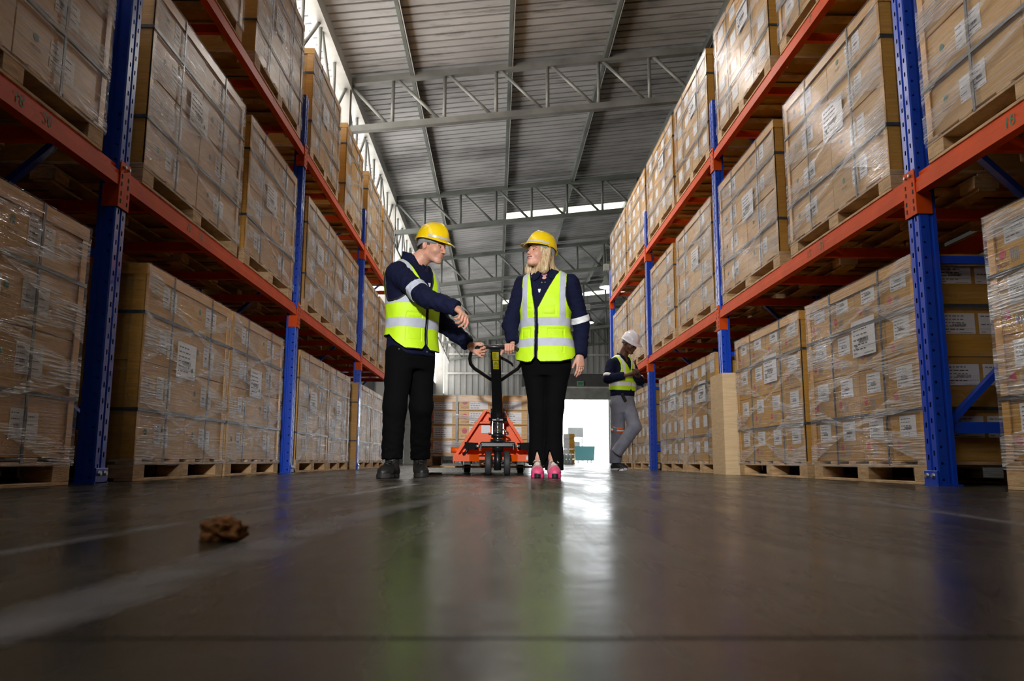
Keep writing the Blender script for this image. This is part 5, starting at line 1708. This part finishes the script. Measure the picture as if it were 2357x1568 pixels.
# torso frame
mo = V3(-.600, 5.46, 0); myaw = R_(48)
tabM = [(.82,.188,.135,.0,0),(.90,.186,.132,.0,0),(1.0,.178,.128,-.005,0),(1.12,.184,.134,-.012,.0),(1.26,.200,.142,-.010,.0),(1.36,.208,.138,-.002,.0),(1.43,.196,.118,.006,0),(1.48,.158,.092,.012,0),(1.51,.108,.076,.014,0),(1.535,.072,.066,.010,0),(1.57,.06,.06,.005,0)]
tors, RM = sect_fn(tabM, mo, myaw, .835, 1.53)
def ml(x, y, z): return mo + RM@V3(x,y,z)
Rsh = ml(-.166,-.022,1.405); Relb = V3(-.475,5.10,1.185); Rwr = V3(-.262,5.03,1.098)
Lsh = ml(.155,.03,1.41); Lelb = V3(-.415,5.64,1.125); Lwr = V3(-.200,5.58,.945)
def jacketM(P):
    d = tors(P)
    e = smin(cone(P, Rsh, Relb, .078, .064), cone(P, Relb, Rwr, .066, .054), .02)
    fold = .0055*wob(P*V3(1.6,1,.8), 34, 5) + .0040*wob(P*V3(1.5,1,1), 66, 2)
    e = e - fold*1.1
    e = np.maximum(e, (P-Rwr)@((Rwr-Relb)/np.linalg.norm(Rwr-Relb)) - .004)
    l = smin(cone(P, Lsh, Lelb, .074, .068), cone(P, Lelb, Lwr, .068, .052), .02) - fold*1.1
    l = np.maximum(l, (P-Lwr)@((Lwr-Lelb)/np.linalg.norm(Lwr-Lelb)) - .004)
    d = smin(d - .003*wob(P, 22, 4), e, .035); d = smin(d, l, .035)
    return d
hcM = V3(-.462,5.44,1.625); hRM = rotm(R_(62), R_(14), R_(-2))
nbM = ml(0,.0,1.49)
neckM = [(hcM + hRM@V3(0,.030,-.05), nbM, .060, .066)]
# left hand on the grip end (palm behind the bar, thumb over it)
gl = GRIP[7]
Dl = V3(.96,-.10,-.16); 
prL = hand_prims(V3(-.190,5.600,.930), (.90,-.18,-.12), (.1,-.95,-.35), 1, fcurl=[(.75,.9,.6),(.8,.9,.6),(.85,.9,.6),(.9,1.0,.6)], spread=.05, k=1.0, thumb=(.85,.45,.25), thumb_curl=.15)
# right hand hanging off the pointing forearm
prR = hand_prims(Rwr + V3(.0,0,-.004), (.52,-.50,-.52), (-.65,.25,-.75), 1, fcurl=[(.65,.6,.4),(.95,.8,.5),(1.1,.9,.6),(1.2,1.0,.6)], spread=.06, k=1.0, thumb=(.75,.35,.55), thumb_curl=.3)
hips = ml(0,0,.88)
kR = V3(-.690,5.36,.48); aR = V3(-.705,5.40,.13); kL = V3(-.525,5.50,.49); aL = V3(-.545,5.72,.14)
hR = ml(-.095,0,.84); hL = ml(.095,0,.84)
core = [(ml(0,0,1.40), ml(0,0,.92), .10,.10), (nbM, ml(0,0,1.36), .055,.08), (Rsh, Relb, .045,.038), (Relb, Rwr, .036,.024), (Lsh, Lelb, .045,.038), (Lelb, Lwr, .036,.024), (hR, kR, .065,.045),(kR, aR, .045,.035),(hL, kL, .065,.045),(kL, aL, .045,.035)]
man = build_person('Man in yellow helmet and hi-vis vest pointing, standing left of the pallet truck', hcM, hRM, 1.0, None, [M['skin1'],M['lip1'],M['brow'],M['hairm'],M['stub'],M['mouth']], .046, stub=True, neck=neckM, hands=[(prL,(Lelb,V3(-.190,5.600,.930)),1.0),(prR,(Relb,Rwr+V3(.008,0,-.004)),1.0)], core=core, half=True)
lo, hi = bbox([ml(x,y,z) for x in (-.22,.22) for y in (-.16,.16) for z in (.82,1.56)] + [Relb, Rwr, Lelb, Lwr], .09)
jk = mesh_obj('work_jacket', jacketM, lo, hi, .0062, M['navy'], man)
cloth_band(jk, jacketM, Rsh, Relb, .66, .81, .13, M['reflect'])
def collar(parent, o, R, zb, r, hgt, vopen, mat, tilt=.25, cy=.0, name='collar'):
    def fn(P):
        q = (P-o)@R; z = q[:,2]-zb + (q[:,1]-cy)*-tilt
        rr = np.sqrt(q[:,0]**2 + (q[:,1]-cy)**2) + 1e-9
        rad = r + .012*np.clip((.02-z)/.03,-.5,1.4)
        d = np.abs(rr-rad) - .0045
        d = smax(d, z-hgt, .004); d = smax(d, -z-.03, .004)
        ang = np.abs(np.arctan2(q[:,0], -(q[:,1]-cy)))
        d = smax(d, (vopen*(.25+np.clip(z/hgt,0,1)) - ang)*rad, .004)
        return d
    c = o + R@V3(0,cy,zb)
    return mesh_obj(name, fn, c-.15, c+.15, .0042, mat, parent)
collar(jk, mo, RM, 1.515, .078, .060, .50, M['navy'], tilt=.42, cy=.0)
# snaps on cuff and hem
mb = MB()
for p in (ml(-.175,-.075,.865), ml(.02,-.142,.86), lerp(Relb,Rwr,.86)+V3(-.01,-.046,-.022), lerp(Relb,Rwr,.96)+V3(-.01,-.044,-.012), ml(.0,-.105,1.42)):
    mb.lathe([(0,.004),(.004,.003),(.006,0)], tuple(p), (0,-1,0), M['steel'], 10)
mb.build('snap_button', jk)
def hemM(q):
    x = q[:,0]; y = q[:,1]
    fr = np.clip(-y/.12, 0, 1)
    return .955 + .01*np.clip(1-fr,0,1) - .090*fr + 1.1*np.clip(.040-np.abs(x),0,1)*fr
vm = make_vest(man, lambda P: tors(P), RM, mo, dict(zV=1.19, zneck=1.50, wneck=.105, arm_z=1.255, arm_w=.145, sh_z=1.51, flare=.04, hem=hemM, bands=[(1.185,1.245),(1.02,1.085)], vbands=[(.105,.145)], off=.014, seed=1,
    bb=(bbox([ml(x,y,z) for x in (-.22,.22) for y in (-.17,.17) for z in (.82,1.54)], .03)), pockets=[(-.150,-.045,.93,1.115),(-.150,-.045,1.085,1.12)]))
# trousers
pelM, _ = sect_fn([(.70,.15,.11,0),(.80,.168,.118,0),(.90,.170,.118,0),(.95,.16,.11,0)], mo, myaw, .74, .93)
def trM(P):
    d = pelM(P)
    a = smin(cone(P, hR, kR, .102, .080), cone(P, kR, aR, .080, .072), .03)
    b = smin(cone(P, hL, kL, .100, .078), cone(P, kL, aL, .078, .070), .03)
    a = np.maximum(a, .125-P[:,2]); b = np.maximum(b, .125-P[:,2])
    f = .003*wob(P, 30, 8) + .004*wob(P*V3(1,1,2.2), 34, 1)*np.clip((.5-P[:,2])*3,0,1)
    return smin(d, np.minimum(a,b), .03) - f*1.4
lo, hi = bbox([hR, hL, kR, kL, aR, aL, ml(.2,0,.9), ml(-.2,0,.9)], .13)
mesh_obj('black_trousers', trM, lo, hi, .0075, M['blackcloth'], man)
helmet(man, hcM + hRM@V3(0,0,.022), hRM, 1.0, M['hat'])
bm_ = [M['boot'], M['sole'], M['boot'], M['blackm']]
shoe(man, 'work_boot', aR, (-.745,5.20,0), .052, .235, bm_, boot=True)
shoe(man, 'work_boot', aL, (-.510,5.53,0), .050, .235, bm_, boot=True)

def on_front(fn, o, R, x, z, off=.003):
    ys = np.linspace(-.25, .0, 251); P = np.stack([o + R@V3(x,y,z) for y in ys]); d = fn(P)
    k = int(np.argmax(d < 0)); return float(ys[k]) - off
def tag_patch(parent, fn, o, R, x, z, w, h):
    mb = MB(); vs = []
    for (dx, dz) in ((-w,h),(w,h),(w*.45,-h),(-w*.45,-h)):
        y = on_front(fn, o, R, x+dx, z+dz, .004); vs.append(tuple(o + R@V3(x+dx, y, z+dz)))
    mb.add(vs, [(0,1,2,3)], M['reflectw']); mb.build('chest_tag', parent)
tag_patch(jk, jacketM, mo, RM, .030, 1.335, .013, .014)
# ------------------------------------------------------------------ the woman
wo = V3(.362, 5.66, 0); wyaw = R_(-12)
tabW = [(.78,.178,.130,.0,0),(.86,.180,.130,.0,0),(.95,.170,.118,-.002,0),(1.05,.158,.108,-.004,0),(1.18,.172,.124,-.014,0),(1.30,.186,.124,-.006,0),(1.38,.192,.112,.004,0),(1.445,.176,.094,.010,0),(1.485,.132,.076,.012,0),(1.512,.080,.062,.012,0),(1.54,.058,.055,.008,0),(1.57,.05,.05,0,0)]
torsW, RW = sect_fn(tabW, wo, wyaw, .84, 1.53)
def wl(x, y, z): return wo + RW@V3(x,y,z)
rSh = wl(-.176,.01,1.410); rElb = V3(.100,5.66,1.105); rWr = V3(.115,5.60,.965)
lSh = wl(.178,.01,1.410); lElb = V3(.625,5.70,1.12); lWr = V3(.603,5.60,.868)
def jacketW(P):
    d = torsW(P) - .002*wob(P, 22, 3)
    fold = .0050*wob(P*V3(.8,1,1.7), 34, 15) + .0040*wob(P*V3(.8,1,1.5), 64, 12)
    a = smin(cone(P, rSh, rElb, .068, .058), cone(P, rElb, rWr, .058, .046), .02) - fold
    a = np.maximum(a, (P-rWr)@((rWr-rElb)/np.linalg.norm(rWr-rElb)) - .006)
    b = smin(cone(P, lSh, lElb, .070, .060), cone(P, lElb, lWr, .060, .052), .02) - fold
    b = np.maximum(b, (P-lWr)@((lWr-lElb)/np.linalg.norm(lWr-lElb)) - .006)
    return smin(smin(d, a, .03), b, .03)
hcW = V3(.312,5.63,1.632); hRW = rotm(R_(-50), R_(-8), R_(5))
nbW = wl(0,0,1.49)
neckW = [(hcW + hRW@V3(0,.028,-.05), nbW, .050, .056), (nbW, wl(0,-.02,1.42), .056,.07)]
gy = GTOP
prG = hand_prims(V3(.098,5.640,.946), (-.05,-1,-.12), (.0,.25,-1), -1, fcurl=[(1.25,1.0,.8),(1.25,1.0,.8),(1.3,1.0,.8),(1.3,1.05,.8)], spread=.0, k=.92, thumb=(.35,.75,.7), thumb_curl=.5)
prH = hand_prims(lWr+V3(.0,-.004,.006), (.02,-.12,-1), (-.55,.8,0), -1, fcurl=[(.2,.35,.2),(.25,.4,.25),(.3,.4,.3),(.35,.45,.3)], spread=.05, k=.90, thumb=(.9,.45,.25), thumb_curl=.2)
wkR = V3(.300,5.63,.50); waR = V3(.300,5.62,.14); wkL = V3(.415,5.60,.50); waL = V3(.405,5.58,.14)
whR = wl(-.085,0,.82); whL = wl(.085,0,.82)
coreW = [(wl(0,0,1.38), wl(0,0,.92), .085,.09), (nbW, wl(0,0,1.34), .05,.07), (rSh, rElb, .038,.032), (rElb, rWr, .031,.022), (lSh, lElb, .038,.032), (lElb, lWr, .031,.022), (whR, wkR, .06,.042),(wkR, waR, .042,.028),(whL, wkL, .06,.042),(wkL, waL, .042,.028),(waR, waR+V3(0,0,-.05), .028,.026),(waL, waL+V3(0,0,-.05),.028,.026)]
woman = build_person('Smiling blond woman in yellow helmet and hi-vis vest standing right of the pallet truck', hcW, hRW, .95, None, [M['skin2'],M['lip2'],M['browf'],M['blond'],M['skin2'],M['mouth']], .075, smile=1, neck=neckW, hands=[(prG,(rElb,V3(.098,5.640,.946)),.92),(prH,(lElb,lWr+V3(0,-.004,.006)),.9)], core=coreW, half=True)
lo, hi = bbox([wl(x,y,z) for x in (-.2,.2) for y in (-.14,.14) for z in (.82,1.56)] + [rElb, rWr, lElb, lWr], .08)
jw = mesh_obj('work_jacket', jacketW, lo, hi, .0062, M['navy'], woman)
cloth_band(jw, jacketW, lSh, lElb, .82, .97, .085, M['reflectw'])
collar(jw, wo, RW, 1.495, .068, .045, 1.0, M['navy'], tilt=.35, cy=.0)
tag_patch(jw, jacketW, wo, RW, -.030, 1.335, .011, .014)
# collar wings and pink shirt in the opening
for s in (-1, 1):
    def fl(P, s=s):
        q = (P-wo)@RW; q = q - V3(s*.062,-.086,1.462)
        Rr = np.array(Matrix.Rotation(s*R_(28),3,'Y') @ Matrix.Rotation(R_(-24),3,'X'))
        q = q@Rr
        d = np.maximum(np.abs(q[:,0])-.034, np.abs(q[:,2])-.040)
        d = smax(d, (s*q[:,0]*-.6 - q[:,2]*.8)-.034, .004)
        return smax(d, np.abs(q[:,1])-.005, .004)
    c = wl(s*.062,-.086,1.462); mesh_obj('collar_wing', fl, c-.07, c+.07, .004, M['navy'], jw)
def tee(P):
    q = (P-wo)@RW; z = q[:,2]
    d = np.abs(np.sqrt(q[:,0]**2+(q[:,1]-.0)**2) - np.interp(z,[1.40,1.50],[.092,.062])) - .004
    return np.maximum(np.maximum(d, z-1.505+np.clip(-q[:,1],0,1)*.45), 1.37-z)
c = wl(0,0,1.45); mesh_obj('pink_shirt', tee, c-.11, c+.11, .004, M['pinkshirt'], woman)
mb = MB()
for p in (wl(-.012,-.118,1.395), wl(.012,-.118,1.395)): mb.lathe([(0,.004),(.004,.003),(.006,0)], tuple(p), (0,-1,0), M['steel'], 10)
mb.build('snap_button', jw)
def hemW(q):
    x = q[:,0]; fr = np.clip(-q[:,1]/.10, 0, 1)
    return .850 + .05*(1-fr) - .045*fr + 1.3*np.clip(.034-np.abs(x+.052),0,1)*fr + .30*np.clip(np.abs(x)-.12,0,1)*fr
make_vest(woman, lambda P: torsW(P), RW, wo, dict(zV=1.185, zneck=1.50, wneck=.105, arm_z=1.215, arm_w=.165, sh_z=1.505, flare=.09, hem=hemW, bands=[(1.075,1.135),(.925,.985)], vbands=[(.118,.157)], off=.018, seed=7, zipx=-.050,
    bb=(bbox([wl(x,y,z) for x in (-.2,.2) for y in (-.15,.15) for z in (.78,1.54)], .04)), pockets=[(.035,.145,.875,1.045),(.035,.145,1.015,1.050),(-.155,-.10,.99,1.055),(-.14,-.075,1.20,1.24),(.0,.09,1.155,1.215)]))
# trousers with split flared hems
pelW, _ = sect_fn([(.70,.15,.11,0),(.78,.176,.125,0),(.88,.170,.120,0),(.95,.15,.11,0)], wo, wyaw, .72, .93)
def trW(P):
    d = pelW(P)
    def leg(h_, k_, a_, s):
        e = cone(P, h_, k_, .096, .066); e = smin(e, cone(P, k_, a_, .066, .064), .03)
        hm = a_ + V3(s*.006, -.01, -.085)
        e = smin(e, cone(P, a_+V3(0,0,.05), hm, .064, .066), .02)
        e = np.maximum(e, (.050 if s > 0 else .085) - P[:,2])
        # split at the front of the hem
        sx_ = a_[0] + (-.030 if s > 0 else -.012)
        cut = np.abs(P[:,0]-sx_) - np.clip((.20-P[:,2])*.30, 0, .05)
        e = np.maximum(e, -np.maximum(cut, P[:,1]-a_[1]+.005))
        return e
    return smin(d, np.minimum(leg(whR,wkR,waR,-1), leg(whL,wkL,waL,1)), .025) - .0025*wob(P*V3(1,1,.4), 30, 8)
lo, hi = bbox([whR, whL, wkR, wkL, waR+V3(0,0,-.09), waL+V3(0,0,-.1), wl(.2,0,.93), wl(-.2,0,.93)], .12)
lo[2] = 0
mesh_obj('black_trousers', trW, lo, hi, .0068, M['blackcloth'], woman)
helmet(woman, hcW + hRW@V3(0,0.004,.024)*.95, hRW, .98, M['hat'], hb=1.09)
# hair: two curtains falling from under the helmet to the shoulders
def hairf(P):
    q = (P-hcW)@hRW
    ang = np.arctan2(q[:,0], q[:,1])           # 0 = back
    g = P[:,2]
    d = ell(q, (0,.020,.025), (.087,.100,.090))
    d = smin(d, ell(q, (0,.050,-.055), (.086,.066,.098)), .03)
    qa = q.copy(); qa[:,0] = np.abs(q[:,0])
    d = smin(d, cone(qa, (.078,.010,.02), (.082,.004,-.125), .026, .036), .025)
    # falling ends (world down)
    a = hcW + hRW@V3(.060,.030,-.09); b = a + V3(.02,.01,-.055)
    b2 = hcW + hRW@V3(-.07,.00,-.10)
    d = smin(d, cone(P, hcW+hRW@V3(0,.07,-.06), hcW+V3(.115,.03,-.155), .055, .052), .03)
    d = smin(d, cone(P, hcW+hRW@V3(.07,.0,-.06), hcW+V3(-.045,.0,-.165), .026, .032), .02)
    d = d - .0016*np.sin(ang*34 + 2*np.sin(q[:,2]*16) + q[:,2]*9) - .0035*np.sin(ang*9 + q[:,2]*12 + 1) - .002*wob(P*V3(1,1,.3), 70, 3)
    # open for the face
    face = ell(q, (0,-.105,-.030), (.070,.105,.125))
    d = smax(d, -face, .012)
    cyl = ell(q, (0,-.02,.16), (.2,.2,.118))    # hidden inside the helmet
    return smax(d, -(cyl), .01)
lo, hi = bbox([hcW+V3(-.14,-.12,-.22), hcW+V3(.18,.16,.1)], .02)
mesh_obj('blond_hair', hairf, lo, hi, .0036, M['blond'], woman, rel=0)
sm = [M['pinkpale'], M['solepink'], M['pinkshoe'], M['lace'], M['trim']]
def shoe_w(a, t): 
    s_ = shoe(woman, 'running_shoe', a, t, .044, .115, sm)
    return s_
shoe_w(waR+V3(-.005,.02,0), (.285,5.42,0)); shoe_w(waL+V3(0,.0,0), (.402,5.37,0))
mb = MB()
for i in (1, 2):
    p = [x for x in prH if x[4] == 'f%d' % i][0]; a, b = p[0], p[1]; m_ = a*.45+b*.55; ax = (b-a)/np.linalg.norm(b-a)
    mb.lathe([(.0088,-.0015),(.0105,-.001),(.0105,.001),(.0088,.0015)], tuple(m_), tuple(ax), M['gold'], 16)
mb.build('finger_ring', woman)

# ------------------------------------------------------------------ the third worker, by the right rack
to = V3(1.655, 10.25, 0); tyaw = R_(38)
tabT = [(.86,.18,.125,.0,0),(.96,.178,.125,.0,0),(1.1,.18,.125,-.008,0),(1.25,.195,.13,-.004,0),(1.36,.205,.125,.004,0),(1.42,.185,.105,.010,0),(1.455,.145,.085,.010,0),(1.485,.095,.072,.0,0),(1.51,.066,.064,-.01,0),(1.54,.06,.06,-.02,0)]
torsT, RT = sect_fn(tabT, to, tyaw, .955, 1.50)
def tl(x, y, z): return to + RT@V3(x,y,z)
tsR = tl(-.178,.01,1.375); teR = V3(1.445,10.06,1.175); twR = V3(1.640,9.97,1.205)
tsL = tl(.178,.01,1.375); teL = V3(1.90,10.30,1.17); twL = V3(1.815,10.08,1.20)
def jackT(P):
    d = torsT(P)
    fold = .004*wob(P, 36, 25)
    a = smin(cone(P, tsR, teR, .076, .066), cone(P, teR, twR, .062, .048), .02) - fold
    a = np.maximum(a, (P-twR)@((twR-teR)/np.linalg.norm(twR-teR)))
    b = smin(cone(P, tsL, teL, .074, .062), cone(P, teL, twL, .060, .048), .02) - fold
    return smin(smin(d, a, .03), b, .03)
hcT = V3(1.752,10.15,1.640); hRT = rotm(R_(36), R_(30), R_(0))
nbT = tl(0,0,1.46)
prP = hand_prims(V3(1.70,9.95,1.215), (.98,.0,.12), (.1,.55,.8), -1, fcurl=[(.6,.7,.5)]*4, spread=.02, k=1.0, thumb=(.7,.2,.6))
prQ = hand_prims(V3(1.825,10.02,1.205), (-.2,-.9,.1), (-.6,.1,.8), 1, fcurl=[(.6,.7,.5)]*4, spread=.02, k=1.0, thumb=(.7,.2,.6))
tkR = V3(1.590,10.22,.545); taR = V3(1.560,10.30,.12); tkL = V3(1.775,10.05,.555); taL = V3(1.555,10.13,.235)
thR = tl(-.09,0,.86); thL = tl(.09,0,.86)
coreT = [(tl(0,0,1.40), tl(0,0,.92), .10,.10), (nbT, tl(0,0,1.36), .055,.08), (tsR, teR, .045,.038), (teR, twR, .036,.026), (tsL, teL, .045,.038), (teL, twL, .036,.024), (thR, tkR, .065,.045),(tkR, taR, .045,.035),(thL, tkL, .065,.045),(tkL, taL, .045,.035)]
third = build_person('Man in white helmet and grey trousers beside the right rack looking at a phone', hcT, hRT, 1.0, None, [M['skin3'],M['lip3'],M['hairk'],M['hairk'],M['skin3'],M['mouth']], .05, neck=[(hcT + hRT@V3(0,.035,-.05), nbT, .058, .064)], hands=[(prP,(teR,V3(1.70,9.95,1.215)),1.0),(prQ,(teL,V3(1.825,10.02,1.205)),1.0)], core=coreT, half=True, hh=.0036)
lo, hi = bbox([tl(x,y,z) for x in (-.22,.22) for y in (-.16,.16) for z in (.94,1.52)] + [teR, twR, teL, twL], .09)
jt = mesh_obj('work_jacket', jackT, lo, hi, .0075, M['navy'], third)
sleeve_band(jt, tsR, teR, .076, .066, .80, .98, M['reflectw'], e=.006); sleeve_band(jt, tsL, teL, .074, .062, .80, .98, M['reflectw'], e=.006)
collar(jt, to, RT, 1.472, .070, .050, .7, M['navy'], tilt=.3, cy=-.01)
def hemT(q):
    x = q[:,0]; fr = np.clip(-q[:,1]/.10, 0, 1)
    return 1.035 - .01*fr + 1.0*np.clip(.025-np.abs(x-.02),0,1)*fr
make_vest(third, lambda P: torsT(P), RT, to, dict(zV=1.28, zneck=1.46, wneck=.090, arm_z=1.235, arm_w=.135, sh_z=1.47, hem=hemT, bands=[(1.195,1.245),(1.085,1.135)], vbands=[(.075,.120)], off=.016, seed=3, zipx=.02, white=1, gap=.002,
    bb=(bbox([tl(x,y,z) for x in (-.22,.22) for y in (-.17,.17) for z in (.95,1.50)], .03))), h=.0058)
pelT, _ = sect_fn([(.70,.15,.11,0),(.84,.17,.12,0),(.95,.172,.12,0),(1.0,.165,.118,0)], to, tyaw, .74, .99)
def trT(P):
    d = pelT(P)
    a = smin(cone(P, thR, tkR, .098, .080), cone(P, tkR, taR, .080, .076), .03); a = np.maximum(a, .09-P[:,2])
    b = smin(cone(P, thL, tkL, .098, .084), cone(P, tkL, taL, .084, .076), .03)
    ax = (taL-tkL)/np.linalg.norm(taL-tkL); b = np.maximum(b, (P-taL)@ax - .02)
    return smin(d, np.minimum(a, b), .03) - .004*wob(P, 26, 9)
lo, hi = bbox([thR, thL, tkR, tkL, taR, taL, tl(.2,0,.98), tl(-.2,0,.98)], .13)
tt = mesh_obj('grey_trousers', trT, lo, hi, .008, M['greycloth'], third)
for (k_, a_) in ((tkR, taR), (tkL, taL)):
    sleeve_band(tt, k_, a_, .083, .078, -.04, .03, M['orangetape'], 'orange_leg_band', .003)
    sleeve_band(tt, k_, a_, .083, .078, .03, .075, M['reflectw'], 'white_leg_band', .004)
    sleeve_band(tt, k_, a_, .083, .078, .075, .115, M['orangetape'], 'orange_leg_band', .003)
helmet(third, hcT + hRT@V3(0,0,.022), hRT, 1.03, M['hatw'], strap=False)
sg = [M['blackm'], M['whitesole'], M['blackm'], M['trim']]
shoe(third, 'trainer', taR, (1.675,10.12,0), .045, .10, sg, laces=False)
shoe(third, 'trainer', taL+V3(-.02,.0,0), (1.600,9.93,.0), .045, .10, sg, laces=False, heel=R_(-38))
mb = MB(); mb.box(-.038,.038,-.005,.005,-.075,.075, M['phone'], .003); ph = mb.build('mobile_phone', None, (1.795,9.955,1.245), label='Black phone held in the hands of the white-helmeted man', cat='phone'); ph.rotation_euler = (R_(-50),0,R_(25))
mb = MB(); mb.box(-.022,.022,-.012,.012,-.06,.06, M['blackm'], .004); rd = mb.build('belt_radio', third); rd.location = tl(-.12,-.135,.93); rd.rotation_euler = (0,R_(-35),tyaw)
